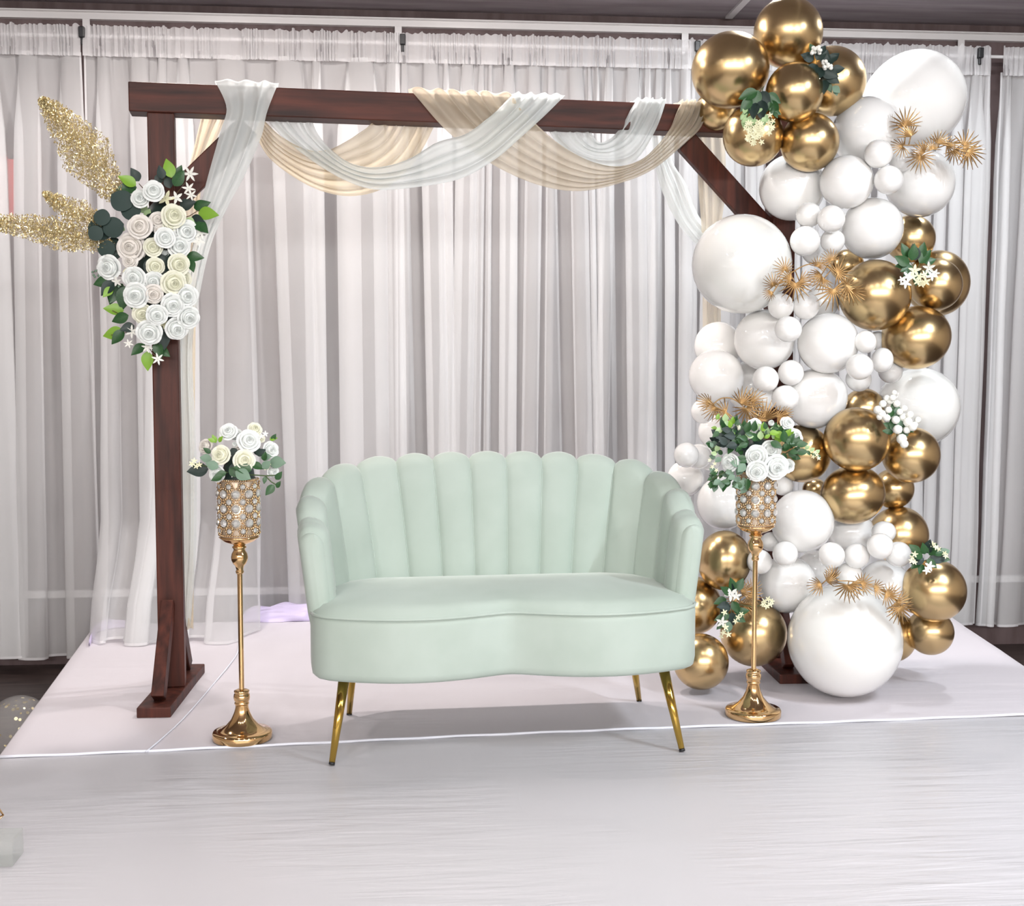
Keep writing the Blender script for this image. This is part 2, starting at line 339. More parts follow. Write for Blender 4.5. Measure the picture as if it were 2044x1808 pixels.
# ------------------------------------------------------------------ sheer curtains
def curtain(x0, x1, label, seed, fold=0.085, ztop=2.785, zbot=-0.15, drift=0.0, spill=None, sparse=0.0, left_flare=0.0, right_flare=0.0):
    rnd = random.Random(seed)
    t = empty('sheer_curtain', ((x0 + x1) / 2, CY_, 0)); tag(t, label, 'curtain', 'sheer curtain panels on the wall')
    xc = (x0 + x1) / 2
    W_ = x1 - x0; ws = []; tot = 0
    while tot < W_:
        a = fold * rnd.choice((0.5, 0.7, 0.9, 1.1, 1.5, 2.1)) * rnd.uniform(0.85, 1.15); ws.append(a); tot += a
    ws = [a * W_ / tot for a in ws]
    NS = 14; cols = []; x = x0
    for a in ws:
        b = a * rnd.uniform(0.14 - sparse * 0.6, 0.46 - sparse); dp = min(0.05, 0.02 + a * rnd.uniform(0.25, 0.5)); dr = rnd.uniform(-1, 1) * 0.085
        for k in range(NS):
            cols.append((x + a * k / NS, k / NS, a, b, dp, dr))
        x += a
    cols.append((x1, 0.0, ws[-1], ws[-1] * 0.1, 0.03, 0.0))
    zs = [ztop - 0.125, ztop - 0.2, ztop - 0.35, 2.2, 1.9, 1.5, 1.1, 0.75, 0.5, 0.3, 0.15, 0.06, 0.0]
    def pt(c, f, z):
        """f = 0 at the header, 1 at the hem"""
        xx, ph, a, b, dp, dr = c
        g = 0.22 + 0.78 * sstep(0, 0.16, f)
        gx = (xx - x0) / W_
        X = xx - b * math.sin(4 * PI * ph) * g + dr * f * 0.8 + drift * f
        X += left_flare * f * (1 - gx) ** 2 + right_flare * f * gx ** 2
        Yv = CY_ + dp * math.sin(2 * PI * ph) * g + 0.007 * math.sin(xx * 260 + 9 * noise.noise(Vector((xx * 9, seed, 0)))) * (1 - sstep(0, 0.10, f)) + 0.018 * noise.noise(Vector((xx * 3, z * 1.5, seed)))
        return X, Yv
    rows = []; nz = 16
    for j in range(nz + 1):
        f = j / nz; row = []
        for c in cols:
            zb = zbot + 0.018 * noise.noise(Vector((c[0] * 4, seed, 2.0)))
            sp_ = 0.0
            if spill:
                sp_ = spill(c[0])
                zb = zb * (1 - min(1, sp_ * 6)) + 0.004 * min(1, sp_ * 6)
            z = (ztop - 0.10) + (zb - (ztop - 0.10)) * f
            X, Yv = pt(c, f, z)
            if sp_:
                kk = sstep(0.80, 1.0, f); Yv -= sp_ * kk + 0.12 * sstep(0.4, 0.9, f) * min(1, sp_ * 6)
                if f > 0.9: z = max(z, 0.006 + 0.012 * (math.sin(2 * PI * c[1]) + 1)) if f < 1 else 0.006 + 0.006 * (math.sin(2 * PI * c[1]) + 1)
            row.append((X - xc, Yv - CY_, z))
        rows.append(row)
    MB().grid(rows).build('voile_body', M['voile'], t)
    # bottom hem: a narrow second layer of cloth
    hem = [[], []]
    for q, (p, p2) in enumerate(zip(rows[-1], rows[-2])):
        d = Vector(p2) - Vector(p); d = d.normalized() if d.length else Vector((0, 0, 1))
        hem[0].append((p[0], p[1] - 0.002, p[2])); hem[1].append(tuple(Vector(p) + d * 0.012 + Vector((0, -0.002, 0))))
    MB().grid(hem).build('bottom_hem', M['voile_hem'], t)
    for c_, dx_ in ((0, 0.009), (-1, -0.009)):
        MB().grid([[(r_[c_][0], r_[c_][1] - 0.003, r_[c_][2]), (r_[c_][0] + dx_, r_[c_][1] - 0.003, r_[c_][2])] for r_ in rows]).build('side_hem', M['voile_hem'], t)
    # gathered rod pocket and ruffle, finely pleated double cloth
    n = int(W_ / 0.0036); hr = []
    zz = [0.02, 0.0, -0.015, -0.03, -0.05, -0.07, -0.09, -0.12]
    for j, dz in enumerate(zz):
        row = []
        for i in range(n + 1):
            xx = x0 + W_ * i / n
            ph = xx * 250 + 20 * noise.noise(Vector((xx * 9, seed, 0))); am_ = 0.35 + 1.5 * abs(noise.noise(Vector((xx * 14, seed, 4))))
            amp = (0.012, 0.013, 0.010, 0.009, 0.009, 0.009, 0.009, 0.009)[j]
            ruff = 0.016 * noise.noise(Vector((xx * 45, seed, 1))) if j < 2 else 0
            row.append((xx - xc + 0.003 * math.cos(ph * 2), am_ * amp * math.sin(ph + j * 0.12) - 0.018 + 0.010 * noise.noise(Vector((xx * 12, j * 0.3, seed))), ztop + dz + ruff))
        hr.append(row)
    MB().grid(hr).build('gathered_header', M['voile_hem'], t)
    return t
def wx(px_, py_=500): return at_y(px_, py_, CY_).x
curtain(wx(-190), wx(172), 'sheer curtain panel at the far left, hanging clear of the stage', 11, 0.15, sparse=0.14, zbot=-0.17, right_flare=0.03)
def spill_b(x):
    a = sstep(wx(178), wx(230), x) * (1 - sstep(wx(470), wx(520), x))
    return 0.42 * a
curtain(wx(176), wx(800), 'sheer curtain panel behind the left post, spilling onto the stage', 12, 0.125, sparse=0.08, spill=spill_b, zbot=0.0)
curtain(wx(792), wx(1375), 'sheer curtain panel behind the loveseat and the middle of the beam', 13, 0.068, zbot=-0.05)
curtain(wx(1368), wx(1966), 'sheer curtain panel behind the balloon garland', 14, 0.08, zbot=-0.10)
curtain(wx(1988), wx(2240), 'sheer curtain panel at the far right beyond a dark gap', 15, 0.11, sparse=0.08, zbot=-0.105, left_flare=-0.06)

# red framed notice seen through the far left curtain
p = at_y(-20, 380, 6.29)
sg = empty('wall_notice', (p.x, 6.298, p.z)); tag(sg, 'pale wall notice with a red border behind the far left curtain', 'notice')
hw, hh = at_y(30, 380, 6.29).x - p.x, 0.16
MB().box((0, -0.006, 0), (hw * 2, 0.01, hh * 2)).build('board', mat('notice_pale', (0.95, 0.66, 0.61), 0.6), sg, smooth=False)
red = mat('notice_red', (0.90, 0.06, 0.05), 0.5)
fr = MB()
for s in (-1, 1):
    fr.box((s * (hw - 0.013), -0.014, 0), (0.026, 0.012, hh * 2)); fr.box((0, -0.014, s * (hh - 0.006)), (hw * 2, 0.012, 0.012))
fr.build('red_border', red, sg, smooth=False)

# ================================================================== wooden arch
FA = R(6.0); FE = Vector((math.cos(FA), math.sin(FA), 0)); FN = Vector((math.sin(FA), -math.cos(FA), 0)); FO = Vector((-0.85, 4.73, 0))
def on_frame(x, y, off=0.0):
    """point on the plane of the arch, off metres in front of it"""
    r = ray(x, y); q = FO + FN * off; return _C + r * ((q - _C).dot(FN) / r.dot(FN))
def u_of(x, y, off=0.0525): return (on_frame(x, y, off) - FO).dot(FE)
BT = on_frame(258, 162, 0.0525).z; BH = 0.105; BB = BT - BH
SPAN = 2.40
arch = empty('wooden_arch', FO, FA); tag(arch, 'dark red-brown stained wooden arch with braced posts behind the loveseat', 'arch')
u0 = u_of(256, 185); 
def part(mb, name, m_='wood', bw=0.004): return bevel(mb.build(name, M[m_], arch, smooth=False), bw, 2)
part(MB().box(((u0 + SPAN + 0.14) / 2, 0, BT - BH / 2), (SPAN + 0.14 - u0, BH, BH)), 'beam', 'wood_h')
TURN = Matrix.Rotation(-FA - R(2), 3, 'Z')      # the feet stand square to the wall
for u in (0, SPAN):
    s = 1 if u == 0 else -1
    part(MB().box((u, 0, (BB + 0.038) / 2), (0.094, 0.094, BB - 0.038)), 'post')
    bl_ = 0.31 if u == 0 else 0.40
    a = Vector((u + s * 0.03, 0, BB - bl_)); b = Vector((u + s * bl_, 0, BB - 0.03)); d = b - a
    rot = Matrix.Rotation(math.atan2(d.x, d.z), 3, 'Y')
    part(MB().box((a + b) / 2, (0.09, 0.04, d.length), rot), 'brace')
    part(MB().box((u, 0.0, 0.019), (0.118, 0.64, 0.038), TURN), 'foot')
    for q in (-1, 1):
        a = Vector((0, q * 0.24, 0.05)); b = Vector((0, q * 0.05, 0.36)); d = b - a
        rot = TURN @ Matrix.Rotation(-math.atan2(d.y, d.z), 3, 'X')
        part(MB().box(TURN @ ((a + b) / 2) + Vector((u, 0, 0)), (0.045, 0.055, d.length), rot), 'foot_brace')

# ------------------------------------------------------------------ drapes on the arch
def drape(name, secs, matl, label, pleats=5, amp=0.012, ns=56, nv=40, wrap0=False, wrap1=False, seed=0, group=None):
    A = [on_frame(a[0], a[1], a[2]) for a, b in secs]; B = [on_frame(b[0], b[1], b[2]) for a, b in secs]
    def wrapped(P_, first):
        e = P_[0] if first else P_[-1]
        e = Vector((e.x, e.y, BT + 0.012)); back = e - FN * 0.135; low = back - Vector((0, 0, 0.10))
        P2 = P_[1:] if first else P_[:-1]
        add = [e - FN * 0.065, back, low]
        return (list(reversed(add)) + [e] + P2) if first else (P2 + [e] + add)
    if wrap0: A = wrapped(A, True); B = wrapped(B, True)
    if wrap1: A = wrapped(A, False); B = wrapped(B, False)
    sa, sb = spline(A, ns), spline(B, ns); rows = []
    for i in range(ns):
        row = []; t = i / (ns - 1)
        for k in range(nv + 1):
            v = k / nv; p = sa[i].lerp(sb[i], v)
            ph = 2 * PI * pleats * v + 1.6 * noise.noise(Vector((v * 4, t * 2.0, seed))) * 2
            d = amp * math.sin(ph) + amp * 0.7 * noise.noise(Vector((v * 9, t * 3, seed + 5)))
            row.append(p + FN * d + Vector((0, 0, -abs(amp) * 0.4 * math.cos(ph))))
        rows.append(row)
    o = MB().grid(rows).build(name, M[matl]); return tag(o, label, 'drape', group)
DG = 'drapes on the wooden arch'
drape('drape', [((430,167,.065),(555,167,.065)),((452,212,.08),(533,222,.08)),((440,260,.08),(522,270,.08)),((415,350,.08),(490,345,.08)),((395,430,.07),(455,410,.07)),((384,490,.03),(420,490,.03)),((362,600,-.08),(396,600,-.08)),((352,700,-.09),(384,700,-.09)),((352,900,-.09),(392,900,-.09)),((354,1080,-.09),(392,1080,-.09)),((346,1200,-.12),(384,1200,-.12)),((350,1250,-.16),(380,1250,-.16))],
      'white_drape', 'white voile tail knotted over the beam and falling beside the left post', 3, 0.010, ns=80, wrap0=True, seed=1, group=DG)
drape('drape', [((404,222,-.10),(456,222,-.10)),((388,290,-.11),(428,290,-.11)),((372,370,-.12),(402,370,-.12)),((366,560,-.13),(392,560,-.13)),((362,900,-.14),(388,900,-.14)),((360,1255,-.16),(386,1255,-.16))],
      'cream_drape', 'cream voile tail hanging behind the left post', 2, 0.008, seed=2, group=DG)
drape('drape', [((523,236,-.07),(508,262,-.07)),((560,272,.0),(535,310,.0)),((612,300,.02),(585,350,.02)),((652,300,.03),(640,378,.03)),((690,280,.03),(700,389,.03)),((718,262,.02),(760,376,.02)),((735,250,.0),(812,340,.0)),((745,238,-.04),(848,288,-.04)),((750,226,-.07),(876,228,-.07))],
      'cream_drape', 'cream voile swag under the left half of the beam', 6, 0.012, ns=70, nv=60, seed=3, group=DG)
drape('drape', [((618,222,-.07),(524,226,-.07)),((632,262,-.02),(560,268,-.02)),((660,297,.05),(622,318,.05)),((700,326,.08),(690,358,.08)),((752,334,.09),(752,376,.09)),((812,318,.10),(830,371,.10)),((872,282,.11),(919,354,.11)),((925,268,.12),(988,316,.12)),((968,238,.12),(1042,270,.12)),((998,212,.09),(1088,228,.09)),((1022,190,.068),(1126,193,.068))],
      'white_drape', 'white voile swag crossing in front of the beam left of centre', 4, 0.011, ns=80, nv=50, wrap1=True, seed=4, group=DG)
drape('drape', [((1022,190,.062),(820,188,.062)),((1040,214,.072),(872,238,.072)),((1068,243,.075),(905,270,.075)),((1105,276,.075),(955,308,.075)),((1145,303,.07),(1020,345,.07)),((1190,324,.07),(1090,371,.07)),((1238,332,.07),(1160,379,.07)),((1282,318,.07),(1235,364,.07)),((1312,290,.07),(1300,338,.07)),((1336,256,.07),(1362,288,.07)),((1350,222,.07),(1400,250,.07)),((1360,196,.062),(1412,200,.062))],
      'tan_drape', 'tan voile swag crossing the beam right of centre', 6, 0.011, ns=90, nv=60, wrap0=True, wrap1=True, seed=5, group=DG)
drape('drape', [((1165,226,-.07),(1078,226,-.07)),((1180,262,-.03),(1108,278,-.03)),((1198,284,.0),(1150,312,.0)),((1222,274,.02),(1212,330,.02)),((1244,246,.05),(1268,318,.05)),((1258,218,.07),(1308,258,.07)),((1270,194,.062),(1328,197,.062))],
      'white_drape', 'narrow white voile swag over the right part of the beam', 4, 0.010, wrap1=True, seed=6, group=DG)
drape('drape', [((1385,226,-.07),(1442,232,-.07)),((1390,300,-.07),(1447,300,-.07)),((1394,380,-.07),(1448,380,-.07)),((1402,470,-.08),(1438,470,-.08)),((1404,620,-.09),(1440,620,-.09)),((1404,900,-.1),(1440,900,-.1))],
      'tan_drape', 'tan voile tail hanging from the right end of the beam', 3, 0.009, seed=7, group=DG)
drape('drape', [((1300,226,-.08),(1336,226,-.08)),((1304,300,-.09),(1340,312,-.09)),((1318,370,-.09),(1370,365,-.09)),((1352,442,-.09),(1392,425,-.09)),((1392,490,-.09),(1420,462,-.09)),((1430,520,-.09),(1446,500,-.09))],
      'white_drape', 'white voile tail curving down behind the huge translucent balloon', 2, 0.008, seed=8, group=DG)

# ================================================================== loveseat
sofa = empty('loveseat', (0.342, 4.15, 0.0), R(2.6)); tag(sofa, 'mint green velvet loveseat with scalloped channel back and gold legs', 'loveseat')
NCH = 15
def u_path(hw_, yb, rad, arm):
    """U-shaped plan path from the left arm front, round the back, to the right arm front; returns f(t) -> point, outward normal"""
    st_ = hw_ - rad; L1 = arm; L2 = PI / 2 * rad; L3 = 2 * st_; tot = 2 * L1 + 2 * L2 + L3
    def f(t):
        s = t * tot
        if s < L1: return Vector((-hw_, yb - rad - arm + s)), Vector((-1, 0))
        s -= L1
        if s < L2:
            a = s / rad; return Vector((-st_ - rad * math.cos(a), yb - rad + rad * math.sin(a))), Vector((-math.cos(a), math.sin(a)))
        s -= L2
        if s < L3: return Vector((-st_ + s, yb)), Vector((0, 1))
        s -= L3
        if s < L2:
            a = s / rad; return Vector((st_ + rad * math.sin(a), yb - rad + rad * math.cos(a))), Vector((math.sin(a), math.cos(a)))
        s -= L2
        return Vector((hw_, yb - rad - s)), Vector((1, 0))
    return f
top_path = u_path(0.620, 0.375, 0.26, 0.235)
bot_path = u_path(0.567, 0.290, 0.23, 0.175)
HT = [.730, .790, .842, .884, .907, .917, .920, .922, .920, .917, .907, .890, .848, .795, .735]
TH = 0.075
def h_at(t):
    x = t * NCH - 0.5; i = int(math.floor(x)); u = x - i
    return HT[max(0, min(NCH - 1, i))] * (1 - u) + HT[max(0, min(NCH - 1, i + 1))] * u
def chan(i):
    NU = 12; rows = []
    for k in range(NU + 1):
        u = k / NU; t = (i + u) / NCH; bl = max(0.0, math.sin(PI * u)) ** 0.55
        top = h_at(t) - 0.026 * (1 - bl)
        prof = []
        for q in range(10): prof.append((-0.020 * bl, 0.40 + (top - TH / 2 - 0.40) * q / 9))
        for q in range(1, 8):
            a = PI * q / 8; prof.append((TH / 2 - (TH / 2 + 0.020 * bl) * math.cos(a) if q < 4 else TH / 2 - TH / 2 * math.cos(a), top - TH / 2 + TH / 2 * math.sin(a)))
        for q in range(8): prof.append(((TH + 0.006 * bl) * (1 - 0.35 * (q / 7) ** 3), (top - TH / 2) + (0.256 - (top - TH / 2)) * q / 7))
        row = []
        for n_, z in prof:
            f = (z - 0.45) / 0.45
            f = max(-0.15, f); f = f ** 1.25 if f > 0 else f
            p0, n0 = bot_path(t); p1, n1 = top_path(t)
            p = p0.lerp(p1, f); nn = n0.lerp(n1, 0.5).normalized()
            p = p + nn * n_
            row.append((p.x, p.y, z))
        rows.append(row)
    mb = MB().grid(rows)
    if i in (0, NCH - 1):
        e = rows[0] if i == 0 else rows[-1]; m_ = len(e)
        fwd = -0.022; half = m_ // 2
        # padded rounded front of the arm
        mid = []
        for q in range(m_):
            o_ = e[m_ - 1 - q] if q < m_ - 1 - q else e[q]
            a, b = Vector(e[q]), Vector(e[m_ - 1 - q]); c = (a + b) / 2
            mid.append(c + Vector((0, fwd, 0)))
        r1 = [Vector(e[q]).lerp(mid[q], 0.25) + Vector((0, fwd * 0.55, 0)) for q in range(m_)]
        r2 = [Vector(e[q]).lerp(mid[q], 0.65) + Vector((0, fwd * 0.3, 0)) for q in range(m_)]
        mb.grid([e, r1, r2, mid])
    return mb.build('back_channel', M['velvet'], sofa)
for i in range(NCH): chan(i)
# seam cords between the channels
for i in range(1, NCH):
    t = i / NCH; pts = []
    for q in range(14):
        z = 0.42 + (h_at(t) - 0.06 - 0.42) * q / 13; f = max(-0.15, (z - 0.45) / 0.45); f = f ** 1.25 if f > 0 else f
        p0, n0 = bot_path(t); p1, n1 = top_path(t); p = p0.lerp(p1, f) - n0.lerp(n1, 0.5).normalized() * 0.001
        pts.append((p.x, p.y, z))
    MB().tube(pts, 0.0022, 5).build('seam', M['velvet'], sofa)
# upholstered base and seat
def outline(n=140):
    pts = []
    for k in range(n // 2 + 1):
        x = -0.60 + 1.20 * k / (n // 2)
        d = math.sqrt(x * x + 0.0016) - 0.02
        y = -0.215 - 0.085 * math.sin(PI * min(1, d / 0.60)) ** 0.85 if d < 0.6 else -0.215
        pts.append(Vector((x, y)))
    corner = [(0.632, -0.195), (0.648, -0.15), (0.652, -0.08), (0.655, 0.0), (0.652, 0.08)]
    rest = [Vector(p) for p in corner]
    for k in range(1, 13):
        a = PI / 2 * k / 12; rest.append(Vector((0.40 + 0.252 * math.cos(a), 0.10 + 0.26 * math.sin(a))))
    for k in range(1, 12): rest.append(Vector((0.40 - 0.80 * k / 12, 0.36)))
    left = [Vector((-p.x, p.y)) for p in reversed(rest[:17])]
    return pts + rest + left
OUT = outline()
def ring(s, z, inset=0.0):
    row = []
    for p in OUT:
        c = Vector((max(-0.38, min(0.38, p.x)) * 0.9, 0.02)); d = (p - c)
        q = c + d * (1 - s)
        if inset: q = q - d.normalized() * inset
        row.append((q.x * 0.97, q.y, z))
    return row
base = MB().grid([ring(0.6, 0.246), ring(0, 0.246, 0.03), ring(0, 0.249, 0.012), ring(0, 0.258, 0.003), ring(0, 0.275), ring(0, 0.35), ring(0, 0.425), ring(0, 0.442, 0.001), ring(0, 0.450, 0.006)], close_u=True)
base.build('base', M['velvet'], sofa)
seat = MB().grid([ring(0, 0.448, 0.004), ring(0, 0.458, 0.012), ring(0, 0.466, 0.03), ring(0.12, 0.477), ring(0.25, 0.487), ring(0.45, 0.497), ring(0.7, 0.503), ring(0.9, 0.505), ring(1.0, 0.505)], close_u=True)
seat.build('seat', M['velvet'], sofa)
fr = [p for p in OUT[:76]]
pp = [(p.x * 0.97, p.y - 0.001, 0.452) for p in fr] 
pp = [(-0.628, -0.15, 0.452), (-0.613, -0.193, 0.452)] + pp[:71] + [(0.613, -0.193, 0.452), (0.628, -0.15, 0.452)]
MB().tube(pp, 0.0052, 6).build('piping', M['velvet'], sofa)
ang = R(2.6)
def to_sofa(p):
    d = Vector(p) - Vector((0.342, 4.15, 0)); return Vector((d.x * math.cos(ang) + d.y * math.sin(ang), -d.x * math.sin(ang) + d.y * math.cos(ang), d.z))
for px_, py_, top in ((662, 1527, (-0.525, -0.20, 0.262)), (1362, 1500, (0.505, -0.20, 0.262)), (697, 1427, (-0.49, 0.20, 0.262)), (1276, 1400, (0.49, 0.20, 0.262))):
    b = to_sofa(on_ground(px_, py_)); t = Vector(top)
    lg = MB().tube([t, t.lerp(b, 0.97)], [0.0185, 0.0095], 16).build('leg', M['leg_gold'], sofa)
    MB().tube([t.lerp(b, 0.97), Vector((b.x, b.y, 0.001))], [0.0098, 0.0098], 12).build('foot_cap', M['black'], lg)
# ================================================================== flower pieces (shared meshes)
def rose_mesh(name, matl, seed, open_=1.0, npet=17):
    """rose head of unit radius, opening towards +Z"""
    rnd = random.Random(seed); mb = MB()
    mb.lathe([(0.02, -0.6), (0.35, -0.45), (0.55, -0.15), (0.50, 0.06), (0.32, 0.10), (0.14, 0.22), (0.001, 0.24)], 12)
    # tight spiral heart
    rows = [[], []]
    for k in range(40):
        a = k * 0.36; r_ = 0.03 + 0.0052 * k
        rows[0].append((r_ * 0.85 * math.cos(a), r_ * 0.85 * math.sin(a), 0.05)); rows[1].append((r_ * math.cos(a), r_ * math.sin(a), 0.50 - 0.0035 * k))
    mb.grid(rows)
    rings = [(3, 0.26, 0.42, 0.06), (4, 0.42, 0.36, 0.11), (5, 0.58, 0.24, 0.18), (6, 0.72, 0.03, 0.27)]
    if npet < 14: rings = rings[:2] + [(4, 0.52, 0.10, 0.03)]
    if npet > 19: rings.append((6, 0.84, -0.10, 0.14))
    for q, (n_, r1, zt, curl) in enumerate(rings):
        ph0 = rnd.uniform(0, 6)
        for i in range(n_):
            th = ph0 + 2 * PI * i / n_ + rnd.uniform(-0.12, 0.12); half = PI / n_ * 1.35; rows = []; rj = rnd.uniform(0.94, 1.06); zj = rnd.uniform(-0.04, 0.04)
            for b in range(6):
                v = b / 5; row = []
                for a in range(7):
                    s = a / 3 - 1
                    wd = half * (0.62 + 0.38 * v ** 0.5)
                    rr = r1 * rj * (0.45 + 0.55 * math.sin(PI / 2 * min(1, v * 1.25))) + (curl * open_ * (1 - 0.3 * s * s) * max(0, v - 0.6) / 0.4) + 0.05 * s * (i % 2 - 0.5) + 0.03 * s * s * (1 - q * 0.3)
                    z = -0.5 + (zt + zj + 0.5) * (v if v < 0.8 else 0.8 + (v - 0.8) * (0.9 - 1.3 * q / 3)) - 0.16 * s * s * v - 0.03 * math.sin(5 * s + 2 * i + q) * v
                    an = th + s * wd
                    row.append((rr * math.cos(an), rr * math.sin(an), z))
                rows.append(row)
            mb.grid(rows)
    me = mb.mesh(name, matl); return me
ROSE = {'w': [rose_mesh('rose', M['rose_white'], k) for k in (1, 2, 3)], 'c': [rose_mesh('rose', M['rose_cream'], k) for k in (4, 5)],
        'b': [rose_mesh('rose', M['rose_blush'], k, 0.75, 21) for k in (6, 7)], 'u': [rose_mesh('rose_bud', M['rose_white'], 8, 0.25, 11), rose_mesh('rose_bud', M['rose_cream'], 9, 0.25, 11)]}
def leaf_mesh(name, matl, wid=0.30, tip=0.75, fold=0.10, curve=0.14):
    """leaf of unit length along +X, face up +Z"""
    rows = []
    for i in range(11):
        t = i / 10; w_ = wid * (math.sin(PI * t ** tip)) ** (0.62 if wid > 0.45 else 1.0) + 0.006
        row = []
        for s in (-1, -0.5, 0, 0.5, 1):
            row.append((t, s * w_, fold * abs(s) * w_ * 2 - curve * t * t))
        rows.append(row)
    mb = MB().grid(rows)
    under = [[(x, y, z - 0.012) for x, y, z in r_] for r_ in rows]; mb.grid(list(reversed(under)))
    return mb.mesh(name, matl)
LEAF = {'g': leaf_mesh('leaf', M['leaf']), 'b': leaf_mesh('leaf', M['leaf_bright']), 'd': leaf_mesh('leaf', M['leaf_dark'], 0.34), 'e': leaf_mesh('leaf', M['leaf_euc'], 0.48, 0.95, 0.03, 0.08),
        's': leaf_mesh('leaf', M['leaf_sage'], 0.36, 0.9), 'm': leaf_mesh('leaf', M['leaf_mint'], 0.36, 0.9)}
def star_mesh(name, matl, n=5, wid=0.22):
    mb = MB()
    for k in range(n):
        a = 2 * PI * k / n; ca, sa = math.cos(a), math.sin(a); rows = []
        for i in range(5):
            t = i / 4; w_ = wid * math.sin(PI * (0.12 + 0.84 * t)); rows.append([(t * ca - s * w_ * sa, t * sa + s * w_ * ca, 0.25 * t - 0.22 * t * t + 0.06 * abs(s)) for s in (-1, 0, 1)])
        mb.grid(rows)
    mb.ball((0, 0, 0.06), 0.13, 6, 4)
    return mb.mesh(name, matl)
STAR = {'w': star_mesh('blossom', M['petal']), '6': star_mesh('blossom', M['petal'], 6, 0.17), 'c': star_mesh('blossom', M['petal_cream'])}
def bud_mesh():
    return MB().lathe([(0.001, -1.0), (0.5, -0.85), (0.95, -0.2), (0.9, 0.35), (0.6, 0.8), (0.25, 0.92), (0.001, 0.85)], 9).mesh('bud', M['petal'])
BUD = bud_mesh()
rF = random.Random(21)
def put(parent, name, me, pos, rot, size):
    o = bpy.data.objects.new(name, me); COL.objects.link(o); o.parent = parent
    mloc = Matrix.Translation(Vector(pos) - parent.matrix_basis.translation)
    o.matrix_basis = parent.matrix_basis.to_3x3().inverted().to_4x4() @ mloc @ rot @ Matrix.Diagonal((size, size, size, 1))
    return o
def to_cam(p): return (_C - Vector(p)).normalized()
def rose(parent, pos, r_, kind='w', tilt=(0, 0)):
    v = to_cam(pos) + _rt * tilt[0] + Vector((0, 0, 1)) * tilt[1]
    kk = ROSE[kind]; me = kk[rF.randrange(len(kk))]
    return put(parent, me.name.split('.')[0], me, pos, aim(v, rF.uniform(0, 6.28)), r_)
def leaf(parent, pos, ang_, length, kind='g', out=0.25, flat=0.0):
    """leaf growing from pos; ang_ is its direction as seen on the wall plane (degrees, 0 right, 90 up)"""
    a = R(ang_); d = (_rt * math.cos(a) + Vector((0, 0, 1)) * math.sin(a) + to_cam(pos) * out).normalized()
    n = (to_cam(pos) + Vector((0, 0, 0.25)) + _rt * rF.uniform(-0.4, 0.4)); n = (n - d * n.dot(d)).normalized(); s = n.cross(d)
    rot = Matrix((d, s, n)).transposed().to_4x4()
    return put(parent, 'leaf', LEAF[kind], pos, rot, length)
def blossom(parent, pos, r_, kind='w', tilt=None):
    v = to_cam(pos) + Vector((rF.uniform(-.5, .5), 0, rF.uniform(-.4, .4)))
    return put(parent, 'blossom', STAR[kind], pos, aim(v, rF.uniform(0, 6)), r_)
def stems(parent, segs, rad=0.0018, matl='stem', name='stem'):
    mb = MB(); o0 = Vector(parent.matrix_basis.translation); inv = parent.matrix_basis.to_3x3().inverted()
    for s in segs: mb.tube([inv @ (Vector(p) - o0) for p in s], rad, 5)
    return mb.build(name, M[matl], parent)

# ------------------------------------------------------------------ flower cluster on the left post
fc = empty('flower_arrangement', on_frame(318, 560, 0.07)); tag(fc, 'cascade of white and cream roses with green leaves tied to the left post', 'flower arrangement')
Z6 = 4.304
def z6(x, y): return 180 + x / Z6, 320 + y / Z6
PXM = 4.75 / FOC
core = MB(); prev = None
rnd = random.Random(3)
rs_list = [(545,260,84,'w'),(430,325,72,'w'),(720,475,98,'c'),(580,510,70,'b'),(425,565,100,'b'),(345,745,120,'b'),(540,745,78,'c'),(645,665,80,'w'),(825,610,98,'w'),(765,735,95,'w'),(645,800,56,'u'),(765,895,88,'c'),(560,910,74,'c'),(155,920,98,'w'),(375,1010,90,'w'),(545,1040,78,'w'),(720,1055,104,'c'),(390,1160,100,'w'),(545,1150,80,'b'),(830,1165,94,'w'),(710,1245,94,'w'),(450,1320,84,'c'),(575,1330,84,'w'),(850,1350,90,'w'),(505,1480,100,'w'),(745,1450,90,'w'),(340,860,64,'b'),(800,1020,70,'c'),(600,600,50,'b'),(690,560,60,'c')]
for x, y, r_, k in rs_list:
    X, Yp = z6(x, y); dep = 0.17 + 0.05 * math.cos((x - 560) / 260) + rnd.uniform(-0.015, 0.02) - (0.04 if k == 'u' else 0) - (0.03 if r_ < 76 else 0)
    p = on_frame(X, Yp, dep); rose(fc, p, r_ / Z6 * PXM * 1.06, k, ((x - 560) / 900, (900 - y) / 2200))
